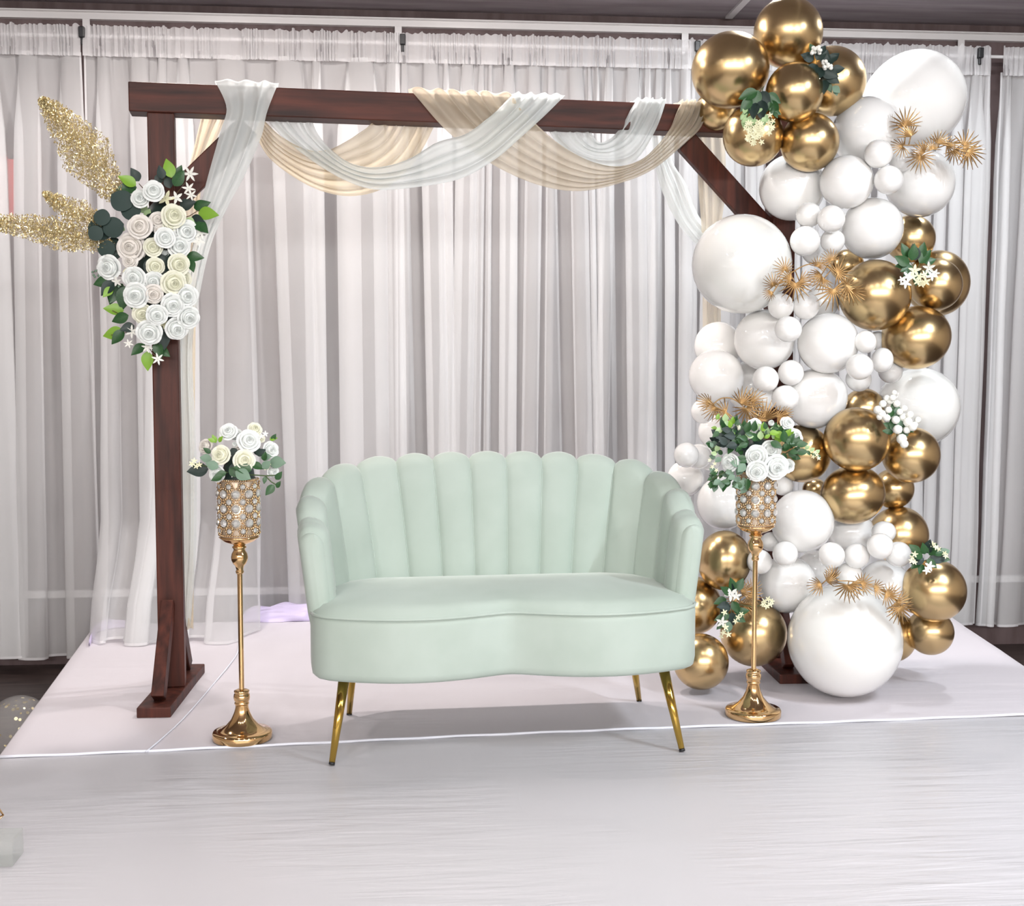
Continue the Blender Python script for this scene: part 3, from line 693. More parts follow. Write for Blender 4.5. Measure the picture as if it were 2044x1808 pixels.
lf = [(395,215,150,150,'b'),(420,180,120,120,'d'),(400,230,185,165,'g'),(700,150,105,160,'b'),(740,160,70,120,'g'),(720,220,55,150,'g'),(690,240,110,110,'d'),(770,400,20,140,'d'),(890,410,20,150,'g'),(930,450,-5,180,'b'),(860,500,-20,150,'d'),(900,520,-40,160,'g'),(830,820,-5,140,'g'),(850,850,-70,120,'g'),(530,850,-110,140,'d'),(190,1020,195,160,'g'),(200,1040,225,150,'d'),(230,1060,250,180,'g'),(190,1090,225,110,'b'),(280,1060,235,190,'g'),(300,1080,260,200,'g'),(290,1290,172,160,'b'),(330,1330,200,150,'g'),(290,1470,190,180,'b'),(290,1460,225,150,'g'),(380,1420,195,120,'d'),(470,1580,215,140,'g'),(490,1640,-90,160,'b'),(560,1560,-70,140,'g'),(580,1600,-40,130,'g'),(620,1460,-85,160,'d'),(500,440,150,110,'m'),(480,500,70,90,'m'),(300,600,160,110,'m'),(640,870,-60,90,'m'),(660,930,-110,80,'m'),(480,800,-90,110,'m'),(820,500,-30,90,'m'),(250,800,200,110,'g'),(340,1230,-20,150,'g'),(620,160,100,110,'d'),(570,200,60,110,'d'),(250,720,235,180,'d'),(100,730,-15,190,'e')]
for x, y, a, l_, k in lf:
    X, Yp = z6(x, y); leaf(fc, on_frame(X, Yp, 0.13 + rnd.uniform(-0.02, 0.04)), a, l_ / Z6 * PXM * 1.0, k, rnd.uniform(0.0, 0.5))
for x, y, r_ in [(265,400,88),(360,430,78),(110,500,66),(205,540,84),(85,650,98),(40,580,60),(150,760,70)]:
    X, Yp = z6(x + r_, y + 5); leaf(fc, on_frame(X, Yp, 0.16 + rnd.uniform(-0.02, 0.03)), 180 + rnd.uniform(-40, 40), 2.1 * r_ / Z6 * PXM, 'e', 0.1)
for x, y, r_, k in [(860,115,66,'6'),(845,240,56,'6'),(865,295,50,'6'),(950,620,62,'6'),(930,690,56,'w'),(360,1470,56,'6'),(330,1575,40,'6'),(490,1605,48,'6'),(580,1705,52,'6'),(740,320,56,'w'),(655,330,70,'c'),(340,930,64,'c'),(650,1330,30,'w'),(635,1410,40,'c'),(230,1040,45,'w')]:
    X, Yp = z6(x, y); blossom(fc, on_frame(X, Yp, 0.17), r_ / Z6 * PXM, k)
segs = []
for x0, y0, x1, y1 in [(560,300,640,140),(500,270,420,200),(700,330,860,130),(780,500,930,430),(230,900,20,960),(300,1000,60,930),(300,1320,190,1290),(330,1470,180,1500),(500,1600,580,1700),(520,1560,440,1640),(200,1000,200,1100),(880,620,990,640)]:
    segs.append([on_frame(*z6(x0, y0), 0.12), on_frame(*z6((x0 + x1) / 2, (y0 + y1) / 2 + 12), 0.14), on_frame(*z6(x1, y1), 0.15)])
stems(fc, segs, 0.0016, 'stem_brown')
mb = MB(); o0 = fc.matrix_basis.translation
for x, y in [(20,960),(45,950),(70,990),(40,1000),(90,970),(65,940),(30,985),(200,1050),(215,1070),(230,1050),(245,1085),(205,1085)]:
    p = on_frame(*z6(x, y), 0.15) - o0; mb.ball(p, 0.0045, 6, 4)
mb.build('seed_sprig', M['leaf_sage'], fc)
# foam holder hidden under the blooms
mb = MB(); a_, b_ = on_frame(322, 400, 0.095) - o0, on_frame(318, 660, 0.095) - o0
mb.tube([a_, a_.lerp(b_, 0.1), a_.lerp(b_, 0.5), a_.lerp(b_, 0.9), b_], [0.02, 0.06, 0.085, 0.065, 0.02], 10).build('moss_core', M['leaf_dark'], fc)

# gold glitter plumes
def plume(base_px, tip_px, wpx, label, seed, n, off0, off1, bend=0.0):
    rnd = random.Random(seed); b = on_frame(*base_px, off0); t_ = on_frame(*tip_px, off1)
    root = empty('pampas_plume', b); tag(root, label, 'plume', 'gold glitter plumes beside the left post roses')
    ax = t_ - b; ln = ax.length; side = ax.cross(FN).normalized(); mid = b + ax * 0.5 + side * bend
    path = spline([b - ax * 0.12, b + ax * 0.2 + side * bend * 0.6, mid, b + ax * 0.8 + side * bend * 0.6, t_], 24)
    MB().tube([p - b for p in path], [0.0035 - 0.0025 * i / 23 for i in range(24)], 6).build('stalk', M['glitter'], root)
    mb = MB(); W_ = wpx * PXM / 2
    for k in range(n):
        s = 1 - (1 - rnd.random()) ** 0.72; env = min(1.0, (s + 0.03) * 3.2) * (1 - s) ** 0.85 * 1.45
        p = path[min(23, int(s * 23))].lerp(path[min(23, int(s * 23) + 1)], s * 23 - int(s * 23))
        a = rnd.uniform(0, 2 * PI); rr = W_ * env * math.sqrt(rnd.random())
        rad = side * math.cos(a) + FN * math.sin(a)
        q = p + rad * rr + ax.normalized() * rr * 0.9
        if k % 7 == 0:
            mb.tube([p - b, p + rad * rr * 0.6 + ax.normalized() * rr * 0.3 - b, q - b], 0.0006, 3, cap=False)
        sz = rnd.uniform(0.0022, 0.0048)
        rot = Euler((rnd.uniform(0, 6), rnd.uniform(0, 6), rnd.uniform(0, 6))).to_matrix()
        vs_ = [rot @ Vector(v_) * sz for v_ in ((1.3, 0, 0), (0, 0.75, 0.2), (-1.3, 0, 0), (0, -0.75, 0.2))]
        mb.add([q - b + v_ for v_ in vs_], [(0, 1, 2), (0, 2, 3)])
    o = mb.build('florets', M['glitter'], root, smooth=False); o['kind'] = 'stuff'
plume((238, 398), (80, 196), 92, 'tallest gold glitter plume rising up-left from the roses', 31, 5200, 0.12, 0.16, 0.01)
plume((215, 455), (86, 384), 52, 'shortest gold glitter plume, in the middle of the three', 32, 2200, 0.11, 0.12, -0.006)
plume((215, 490), (-60, 440), 60, 'lowest gold glitter plume pointing left out of the frame', 33, 4200, 0.12, 0.2, 0.014)

# ================================================================== crystal flower stands
def make_stand(loc, label):
    t = empty('flower_stand', loc); tag(t, label, 'flower stand', 'gold crystal flower stands')
    MB().lathe([(0.001, 0.0), (0.094, 0.0), (0.0975, 0.003), (0.0975, 0.022), (0.094, 0.027), (0.082, 0.028), (0.070, 0.033), (0.052, 0.047), (0.036, 0.066), (0.026, 0.088), (0.0215, 0.105), (0.0205, 0.116)], 40).build('base', M['stand_gold'], t)
    MB().lathe([(0.0205, 0.114), (0.024, 0.117), (0.024, 0.122), (0.021, 0.125), (0.0255, 0.130), (0.027, 0.140), (0.0255, 0.150), (0.022, 0.153), (0.025, 0.157), (0.025, 0.162), (0.018, 0.165), (0.0085, 0.166)], 28).build('collar', M['stand_gold'], t)
    MB().lathe([(0.0085, 0.165), (0.0085, 0.553)], 16).build('pole', M['stand_gold'], t)
    MB().lathe([(0.0085, 0.550), (0.012, 0.552), (0.0135, 0.558), (0.011, 0.564), (0.0125, 0.570), (0.015, 0.578), (0.021, 0.584), (0.0265, 0.596), (0.0275, 0.606), (0.025, 0.618), (0.019, 0.628), (0.019, 0.634), (0.023, 0.637), (0.023, 0.641), (0.017, 0.645)], 28).build('knob', M['stand_gold'], t)
    MB().lathe([(0.017, 0.643), (0.020, 0.647), (0.034, 0.652), (0.052, 0.660), (0.060, 0.668), (0.066, 0.673), (0.060, 0.676), (0.001, 0.676)], 32).build('cup', M['stand_gold'], t)
    MB().lathe([(0.060, 0.674), (0.0615, 0.70), (0.0615, 0.864), (0.0585, 0.866), (0.0585, 0.70), (0.001, 0.69)], 36).build('liner', M['liner'], t)
    NR, RAD = 9, 0.0655
    gem = MB().lathe([(0.0148, -0.003), (0.0148, 0.001), (0.0118, 0.0045), (0.0075, 0.0078), (0.0001, 0.0080)], 9).mesh('crystal', M['crystal'], smooth=False)
    beads = MB()
    for row, z in enumerate((0.698, 0.724, 0.746, 0.771, 0.793, 0.818, 0.842)):
        main = row % 2 == 1
        for k in range(NR):
            a = 2 * PI * (k + (0.5 if main else 0)) / NR + 0.15
            n = Vector((math.cos(a), math.sin(a), 0)); s = 0.95 if main else 0.68
            if row in (0, 6): s = 0.6
            o = link('crystal', gem, t, Matrix.Translation(n * RAD + Vector((0, 0, z))) @ aim(n, k) @ Matrix.Diagonal((s, s, s, 1)))
            nb = 14 if main else 10; tx = Vector((-math.sin(a), math.cos(a), 0))
            for q in range(nb):
                b = 2 * PI * q / nb; ro = 0.0192 * s + 0.001
                beads.ball(n * (RAD + 0.0015 - 0.18 * (ro * math.cos(b)) ** 2 / RAD * 6) + tx * ro * math.cos(b) + Vector((0, 0, z + ro * math.sin(b))), 0.0036, 5, 4)
    for z in (0.682, 0.862):
        for q in range(52):
            a = 2 * PI * q / 52; beads.ball((0.0645 * math.cos(a), 0.0645 * math.sin(a), z), 0.0035, 5, 4)
    o = beads.build('bead_lattice', M['bead_gold'], t); o['kind'] = 'stuff'
    return t
PL, PR = on_ground(484, 1476), on_ground(1503, 1430)
sL = make_stand((PL.x, PL.y, 0.004), 'gold pedestal stand with crystal cup left of the loveseat')
def copy_tree(o, parent=None):
    c = o.copy(); COL.objects.link(c); c.parent = parent
    for ch in o.children: copy_tree(ch, c)
    return c
sR = copy_tree(sL); sR.location = (PR.x, PR.y, 0.004); sR.rotation_euler = (0, 0, 0.4); sR['label'] = 'gold pedestal stand with crystal cup right of the loveseat, before the balloons'
RIM = 0.868
bL = empty('rose_bouquet', (PL.x, PL.y, RIM)); tag(bL, 'bouquet of white and cream roses in the crystal stand left of the loveseat', 'bouquet', 'bouquets in the crystal stands')
dL = (PL + Vector((0, 0, 0.92)) - _C).dot(_fw); dR = (PR + Vector((0, 0, 0.92)) - _C).dot(_fw)
def z7(x, y, off): return at_d(380 + x / 6.695, 830 + y / 6.695, dL - off)
kL = dL / FOC / 6.695
for x, y, r_, k, off in [(505,205,125,'w',.01),(785,330,160,'w',.06),(400,520,140,'c',.07),(720,590,155,'c',.08),(865,170,105,'c',-.04),(1085,450,120,'w',.0),(190,400,115,'b',-.02),(345,770,120,'w',.06),(1110,740,90,'w',.02),(590,375,62,'u',.05),(950,300,60,'c',.0),(620,250,90,'w',-.05),(660,480,120,'b',-.03)]:
    rose(bL, z7(x, y, off), r_ * kL, k, ((x - 650) / 700, (600 - y) / 900))
for x, y, a, l_, k, off in [(340,360,110,120,'b',.02),(330,340,160,100,'b',.03),(380,350,60,100,'b',.02),(1090,330,60,110,'g',.01),(1060,310,10,110,'b',.01),(270,500,140,120,'g',.03),(290,580,170,160,'s',.06),(240,710,185,280,'d',.04),(380,690,160,180,'s',.07),(880,520,30,150,'d',.05),(940,560,10,150,'s',.05),(1050,620,0,230,'s',.03),(600,740,-25,230,'s',.09),(820,720,170,240,'g',.08),(1140,850,50,140,'g',.05),(1150,960,60,110,'g',.05),(1120,920,230,180,'g',.05),(1000,810,260,100,'g',.06),(480,760,190,150,'g',.07),(430,800,200,160,'g',.08),(960,700,40,150,'s',.07),(820,640,-20,180,'g',.06),(560,640,-80,160,'d',.05),(550,430,-60,160,'d',.03),(850,450,-30,160,'d',.03),(150,720,160,140,'d',.02),(520,700,-40,200,'g',.06),(980,600,80,130,'g',.06)]:
    leaf(bL, z7(x, y, off), a, l_ * kL, k, 0.25)
for x, y, k in [(50,600,'c'),(80,670,'c'),(20,640,'c'),(120,650,'c'),(950,270,'w'),(1000,240,'w'),(1040,660,'c'),(1010,690,'c'),(570,780,'w')]: blossom(bL, z7(x, y, .06), 45 * kL, k)
stems(bL, [[z7(650, 860, .02), z7(720, 780, .06), z7(1000, 800, .06), z7(1200, 790, .05)], [z7(1000, 800, .06), z7(1080, 880, .05), z7(1160, 930, .05)], [z7(500, 760, .05), z7(250, 680, .05), z7(60, 640, .06)]] +
      [[Vector((PL.x + dx, PL.y + dy, 0.72)), Vector((PL.x + dx * 2, PL.y + dy * 2, 0.90))] for dx, dy in ((-.02, 0), (.02, .01), (0, -.02), (.01, .02), (-.015, .015))], 0.0022)
MB().lathe([(0.001, -0.03), (0.05, -0.03), (0.054, 0.0), (0.05, 0.03), (0.04, 0.06), (0.02, 0.075), (0.001, 0.08)], 14).build('foliage_core', M['leaf_dark'], bL)

bR = empty('rose_bouquet', (PR.x, PR.y, RIM)); tag(bR, 'leafy bouquet with white roses in the crystal stand right of the loveseat', 'bouquet', 'bouquets in the crystal stands')
def z5(x, y, off): return at_d(1300 + x / 2.92, 740 + y / 2.92, dR - off)
kR = dR / FOC / 2.92
for x, y, r_, k, off in [(612,495,66,'w',.07),(700,462,62,'w',.06),(618,585,64,'w',.09),(732,562,76,'w',.08),(455,535,56,'w',.06),(838,385,56,'w',.03),(795,305,44,'w',.0),(503,330,32,'u',.05),(645,335,34,'u',.05),(700,303,34,'u',.03),(600,312,42,'w',.0),(800,555,44,'w',.03),(740,365,30,'u',.05),(460,330,30,'u',.03)]:
    rose(bR, z5(x, y, off), r_ * kR, k, ((x - 640) / 350, (480 - y) / 450))
rl = random.Random(8)
for (cx_, cy_, sx, sy, n, ks, ln) in [(480,390,90,60,34,'dgd',62),(430,610,60,45,20,'gsg',46),(440,330,60,45,16,'gbm',42),(560,400,70,60,20,'dgg',60),(660,370,90,35,20,'bgm',46),(760,400,70,40,14,'gbg',70),(390,470,35,50,14,'gsm',40),(800,460,50,40,12,'gg',60),(540,650,25,30,7,'gs',56),(520,520,40,50,10,'gs',56),(370,640,30,20,8,'g',36)]:
    for q in range(n):
        x, y = cx_ + rl.uniform(-1, 1) * sx, cy_ + rl.uniform(-1, 1) * sy
        a = math.degrees(math.atan2(-(y - 470), x - 620)) + rl.uniform(-70, 70)
        leaf(bR, z5(x, y, rl.uniform(0.02, 0.09)), a, ln * rl.uniform(0.8, 1.25) * kR, ks[rl.randrange(len(ks))], rl.uniform(0, 0.6))
segs = [[z5(640, 560, 0.0), z5(840, 450, .04), z5(975, 495, .05)], [z5(600, 560, 0), z5(450, 580, .05), z5(340, 640, .05)], [z5(600, 500, 0), z5(440, 400, .04), z5(350, 460, .05)]]
for q in range(9):
    x, y = 850 + q * 15, 440 + q * 6; leaf(bR, z5(x, y, .05), 40 if q % 2 else -60, 34 * kR, 'gm'[q % 2], 0.2)
for x, y in [(965,490),(975,510),(945,500),(955,475),(370,540),(355,560),(380,580),(340,520)]: blossom(bR, z5(x, y, .06), 14 * kR, 'c')
stems(bR, segs + [[Vector((PR.x + dx, PR.y + dy, 0.72)), Vector((PR.x + dx * 2, PR.y + dy * 2, 0.92))] for dx, dy in ((-.02, 0), (.02, .01), (0, -.02), (.01, .02))], 0.0022)
MB().lathe([(0.001, -0.03), (0.05, -0.03), (0.054, 0.0), (0.055, 0.04), (0.055, 0.08), (0.03, 0.11), (0.001, 0.12)], 14).build('foliage_core', M['leaf_dark'], bR)
# ================================================================== balloons: (x, y, z, radius across, radius high, label)
BALLOONS = [
('g1', 1.486, 4.749, 2.493, 0.129, 0.133, 'gold balloon at the very top of the garland, cut by the frame edge'),
('g2', 1.245, 4.679, 2.334, 0.146, 0.139, 'large gold balloon left of the top gold cluster, over the beam end'),
('g3', 1.458, 4.571, 2.234, 0.105, 0.109, 'small round gold balloon in the middle of the top gold cluster'),
('g4', 1.649, 4.721, 2.31, 0.128, 0.131, 'gold balloon right of the top cluster, behind the dark leaf sprig'),
('g5', 1.249, 4.912, 2.228, 0.083, 0.079, 'gold balloon tucked behind, lowest left of the top gold cluster'),
('g6', 1.328, 4.653, 2.089, 0.112, 0.114, 'gold balloon under the hanging cream blossom sprig'),
('g7', 1.538, 4.632, 2.065, 0.109, 0.109, 'gold balloon lowest right of the top gold cluster'),
('g8', 2.043, 4.884, 1.736, 0.096, 0.094, 'gold balloon half hidden above the leafy sprig of white flowers on the right edge'),
('g9', 1.789, 4.899, 1.63, 0.068, 0.064, 'small gold balloon peeping between white balloons above the gold palm sprig'),
('g10', 1.797, 4.617, 1.498, 0.132, 0.134, 'large gold balloon right of the gold palm sprig in mid garland'),
('g11', 2.066, 4.686, 1.543, 0.096, 0.1, 'gold balloon beneath the leafy white-flower sprig, in front of another gold one'),
('g12', 2.16, 4.882, 1.561, 0.121, 0.133, 'gold balloon at the right edge showing as a rim behind another gold one'),
('g13', 1.976, 4.65, 1.339, 0.136, 0.115, 'wide gold balloon lowest in the middle right gold cluster'),
('g14', 1.851, 4.852, 1.061, 0.084, 0.08, 'gold balloon peeping above the front gold one in the lower cluster'),
('g15', 1.706, 4.535, 0.958, 0.124, 0.118, 'gold balloon in front of the lower gold cluster, left of the white bud sprig'),
('g16', 1.547, 4.685, 0.895, 0.11, 0.112, 'gold balloon just right of the flowers in the right-hand stand'),
('g17', 1.941, 4.59, 0.894, 0.107, 0.107, 'gold balloon below the white bud sprig on the right edge'),
('g18', 1.719, 4.599, 0.744, 0.126, 0.107, 'wide gold balloon lowest in front of the lower gold cluster'),
('g19', 1.967, 4.818, 0.742, 0.082, 0.08, 'gold balloon mostly hidden at the lower right of the lower gold cluster'),
('g20', 1.68, 4.924, 0.732, 0.049, 0.045, 'small sliver of gold balloon deep inside the garland beside a white one'),
('g21', 1.989, 4.802, 0.557, 0.114, 0.116, 'gold balloon behind the string of small white balloons, right side near the bottom'),
('g22', 1.252, 4.703, 0.482, 0.101, 0.116, 'gold balloon touching the loveseat arm, left of the right-hand stand'),
('g23', 1.146, 4.779, 0.293, 0.112, 0.118, "gold balloon half hidden behind the loveseat's right corner"),
('g24', 1.13, 4.566, 0.121, 0.104, 0.106, "gold balloon resting on the cloth behind the loveseat's right leg"),
('g25', 1.362, 4.672, 0.202, 0.128, 0.128, 'gold balloon behind the thin pole of the right-hand stand'),
('g26', 2.019, 4.533, 0.383, 0.12, 0.118, 'large gold balloon at the lower right, below the leafy sprig'),
('g27', 2.045, 4.616, 0.205, 0.089, 0.089, 'gold balloon lowest at the right end, resting near the cloth'),
('g28', 1.93, 4.699, 0.171, 0.089, 0.1, 'gold balloon squeezed behind the big white floor balloon'),
('w1', 2.057, 4.894, 2.288, 0.191, 0.189, 'very large white balloon at the top right of the garland'),
('w2', 1.797, 4.723, 2.122, 0.136, 0.134, 'large white balloon behind the top gold cluster, right of it'),
('w3', 1.763, 4.527, 2.009, 0.052, 0.052, 'small white balloon left of the top gold palm sprig, upper of two'),
('w4', 1.907, 4.662, 2.012, 0.047, 0.047, 'small white balloon behind the top gold palm sprig'),
('w5', 1.8, 4.517, 1.913, 0.052, 0.052, 'small white balloon below the top gold palm sprig, lower of two'),
('w6', 1.675, 4.609, 1.917, 0.099, 0.099, 'medium white balloon right below the top gold cluster'),
('w7', 1.522, 4.784, 1.919, 0.126, 0.128, 'large white balloon left below the top gold cluster, beside the brace'),
('w8', 2.023, 4.753, 1.936, 0.128, 0.13, 'large white balloon under the top gold palm sprig on the right edge'),
('w9', 1.799, 4.666, 1.752, 0.116, 0.116, 'large white balloon left of the half-hidden upper right gold one'),
('w10', 1.533, 4.613, 1.794, 0.047, 0.047, 'small white balloon, upper left of the foursome right of the post'),
('w11', 1.589, 4.525, 1.77, 0.05, 0.05, 'small white balloon, upper right of the foursome right of the post'),
('w12', 1.493, 4.528, 1.689, 0.055, 0.055, 'small white balloon, lower left of the foursome right of the post'),
('w13', 1.621, 4.597, 1.697, 0.045, 0.045, 'small white balloon, lower right of the foursome right of the post'),
('w14', 1.615, 4.758, 1.676, 0.058, 0.056, 'white balloon behind the foursome of small ones above the gold palm sprig'),
('w15', 1.282, 4.622, 1.611, 0.185, 0.185, 'huge glossy translucent white balloon at the left of the garland'),
('w16', 1.403, 4.519, 1.451, 0.048, 0.046, 'small white balloon below left of the middle gold palm sprig'),
('w17', 1.495, 4.51, 1.451, 0.048, 0.05, 'small white balloon below the middle gold palm sprig'),
('w18', 1.637, 4.741, 1.479, 0.066, 0.066, 'pale white balloon behind the middle gold palm sprig'),
('w19', 1.404, 4.432, 1.364, 0.049, 0.047, 'small white balloon in front between two large ones, mid garland'),
('w20', 1.389, 4.672, 1.331, 0.114, 0.116, 'large white balloon below the huge translucent one'),
('w21', 1.602, 4.571, 1.316, 0.112, 0.114, 'large white balloon in the middle front of the garland below the gold palm sprig'),
('w22', 1.26, 4.87, 1.31, 0.093, 0.095, 'white balloon at the left edge just below the huge translucent one'),
('w23', 1.219, 4.731, 1.191, 0.108, 0.102, 'white balloon at the left edge, lower of the pair left of centre'),
('w24', 1.406, 4.899, 1.151, 0.104, 0.1, 'white balloon mostly hidden behind two small ones left of centre'),
('w25', 1.345, 4.504, 1.183, 0.048, 0.048, 'small white balloon, upper left of the trio above the right-hand stand'),
('w26', 1.463, 4.576, 1.206, 0.049, 0.047, 'small white balloon, upper right of the trio above the right-hand stand'),
('w27', 1.416, 4.493, 1.113, 0.05, 0.048, 'small white balloon, lower right of the trio above the right-hand stand'),
('w28', 1.387, 4.655, 1.103, 0.046, 0.044, 'small white balloon behind the trio above the right-hand stand'),
('w29', 1.581, 4.638, 1.108, 0.122, 0.112, 'large white balloon left of the lower gold cluster'),
('w30', 1.712, 4.481, 1.32, 0.039, 0.042, 'small white balloon directly below the large middle gold one'),
('w31', 1.848, 4.711, 1.328, 0.035, 0.039, 'tiny pale balloon peeping beside the small one below the middle gold cluster'),
('w32', 1.803, 4.548, 1.253, 0.039, 0.047, 'small white balloon at the left of the wide gold one'),
('w33', 1.66, 4.398, 1.229, 0.049, 0.047, 'small white balloon, front of the chain below the middle gold cluster'),
('w34', 1.744, 4.629, 1.181, 0.05, 0.046, 'small white balloon, lowest of the chain below the middle gold cluster'),
('w35', 1.897, 4.698, 1.21, 0.046, 0.046, 'small greyish white balloon at the right end of the chain below the wide gold one'),
('w36', 2.072, 4.832, 1.067, 0.158, 0.158, 'very large translucent white balloon on the right edge behind the bud sprig'),
('w37', 1.173, 4.752, 1.056, 0.045, 0.048, 'small white balloon at the left edge beside the bronze palm leaves'),
('w38', 1.072, 4.589, 0.9, 0.047, 0.047, "small white balloon left end of the trio above the loveseat's right arm"),
('w39', 1.137, 4.662, 0.888, 0.048, 0.048, "small white balloon, middle of the trio above the loveseat's right arm"),
('w40', 1.199, 4.736, 0.876, 0.048, 0.048, "small white balloon, right end of the trio above the loveseat's right arm"),
('w41', 1.14, 4.896, 0.782, 0.074, 0.072, "pale white balloon behind the loveseat's right shoulder"),
('w42', 1.272, 4.797, 0.695, 0.104, 0.108, 'large white balloon between the loveseat arm and the right-hand vase'),
('w43', 1.263, 4.898, 0.968, 0.072, 0.068, 'white balloon behind the greenery of the right-hand stand'),
('w44', 1.478, 4.703, 0.772, 0.041, 0.041, 'small white balloon right beside the rim of the right-hand vase'),
('w45', 1.529, 4.806, 0.857, 0.043, 0.04, 'small white balloon behind the roses of the right-hand stand'),
('w46', 1.528, 4.609, 0.643, 0.114, 0.124, 'large white balloon right of the right-hand vase'),
('w47', 1.766, 4.744, 0.58, 0.092, 0.091, 'white balloon underneath the wide lowest gold one of the lower cluster'),
('w48', 1.432, 4.691, 0.554, 0.041, 0.037, 'small white balloon just right of the knob under the right-hand vase'),
('w49', 1.437, 4.528, 0.532, 0.047, 0.047, 'small white balloon above the medium one right of the pole'),
('w50', 1.364, 4.612, 0.489, 0.05, 0.046, 'small white balloon behind the top of the right-hand pole'),
('w51', 1.493, 4.674, 0.39, 0.112, 0.112, 'medium white balloon right of the thin pole, left of the big floor one'),
('w52', 1.582, 4.435, 0.539, 0.048, 0.048, 'small white balloon at the left end of the lower string of small ones'),
('w53', 1.696, 4.485, 0.527, 0.047, 0.047, 'small white balloon second from left in the lower string of small ones'),
('w54', 1.76, 4.421, 0.572, 0.048, 0.048, 'small white balloon at the middle of the lower string, below another'),
('w55', 1.835, 4.578, 0.601, 0.048, 0.042, 'small white balloon, highest of the lower string of small ones'),
('w56', 1.858, 4.49, 0.53, 0.049, 0.047, 'small white balloon at the right end of the lower string of small ones'),
('w57', 1.683, 4.519, 0.45, 0.049, 0.047, 'small white balloon just above the lowest gold palm sprig'),
('w58', 1.865, 4.639, 0.38, 0.099, 0.105, 'medium white balloon behind the right shoulder of the big floor balloon'),
('w59', 1.656, 4.822, 0.421, 0.076, 0.076, 'pale white balloon deep in the garland above the big floor balloon'),
('w60', 1.649, 4.465, 0.215, 0.212, 0.209, 'biggest glossy white balloon resting on the cloth at the front'),
]
PEARL = ('w15', 'w36', 'w60')
def balloon_mesh(name, matl, n=40, m=26):
    """balloon of unit radius, neck and knot towards -Z"""
    prof = []
    for i in range(m + 1):
        a = PI * i / m; r_ = math.sin(a); z = math.cos(a)
        if z < 0: z = z * (1 + 0.10 * (-z) ** 2.5); r_ = r_ * (1 - 0.03 * (-z) ** 2)
        prof.append((max(r_, 0.035 if i == m else 1e-4), z))
    prof += [(0.03, -1.13), (0.055, -1.16), (0.05, -1.19), (0.02, -1.20), (0.001, -1.19)]
    return MB().lathe(prof, n).mesh(name, matl)
BM = {'g': balloon_mesh('balloon', M['balloon_gold']), 'w': balloon_mesh('balloon', M['balloon_white']), 'p': balloon_mesh('balloon', M['balloon_pearl'])}
rb = random.Random(77)
AX = Vector((1.56, 5.12, 0))
for bid, x, y, z, ra, rh, label in BALLOONS:
    k = 'p' if bid in PEARL else bid[0]
    o = bpy.data.objects.new('balloon', BM[k]); COL.objects.link(o)
    p = Vector((x, y, z)); d = p - Vector((AX.x, AX.y, z + rb.uniform(-0.1, 0.1))); d.y = min(d.y, 0.0) - 0.12   # the neck points into the garland
    if bid == 'w60': d = Vector((0.1, -0.9, 0.25))
    o.matrix_basis = Matrix.Translation(p) @ Matrix.Diagonal((ra, (ra + rh) / 2, rh, 1)) @ aim(d, rb.uniform(0, 6))
    tag(o, label, 'balloon', {'g': 'gold balloons of the garland', 'w': 'white balloons of the garland'}[bid[0]])

# clear confetti balloon on the floor beside the stage
p = at_d(38, 1450, 4.75)
cb = empty('confetti_balloon', p); tag(cb, 'clear balloon with gold confetti on the floor left of the stage', 'balloon')
MB().lathe([(max(0.001, math.sin(PI * i / 22)) * 0.118, math.cos(PI * i / 22) * 0.118) for i in range(23)] + [(0.004, -0.128), (0.007, -0.132), (0.001, -0.134)], 36).build('clear_skin', mat('clear_latex', (0.95, 0.94, 0.92), 0.04, 0.0, Transmission_Weight=0.0, Alpha=0.13, Coat_Weight=1.0, Coat_Roughness=0.02), cb)
mb = MB(); rr = random.Random(4)
for k in range(70):
    v = Vector((rr.gauss(0, 1), rr.gauss(0, 1), rr.gauss(-0.2, 1))).normalized(); rot = aim(v); s = rr.uniform(0.004, 0.008)
    mb.add([(rot @ Vector((s * math.cos(q * PI / 3), s * math.sin(q * PI / 3), 0.114))) for q in range(6)], [tuple(range(6))])
o = mb.build('confetti', M['glitter'], cb, smooth=False); o['kind'] = 'stuff'

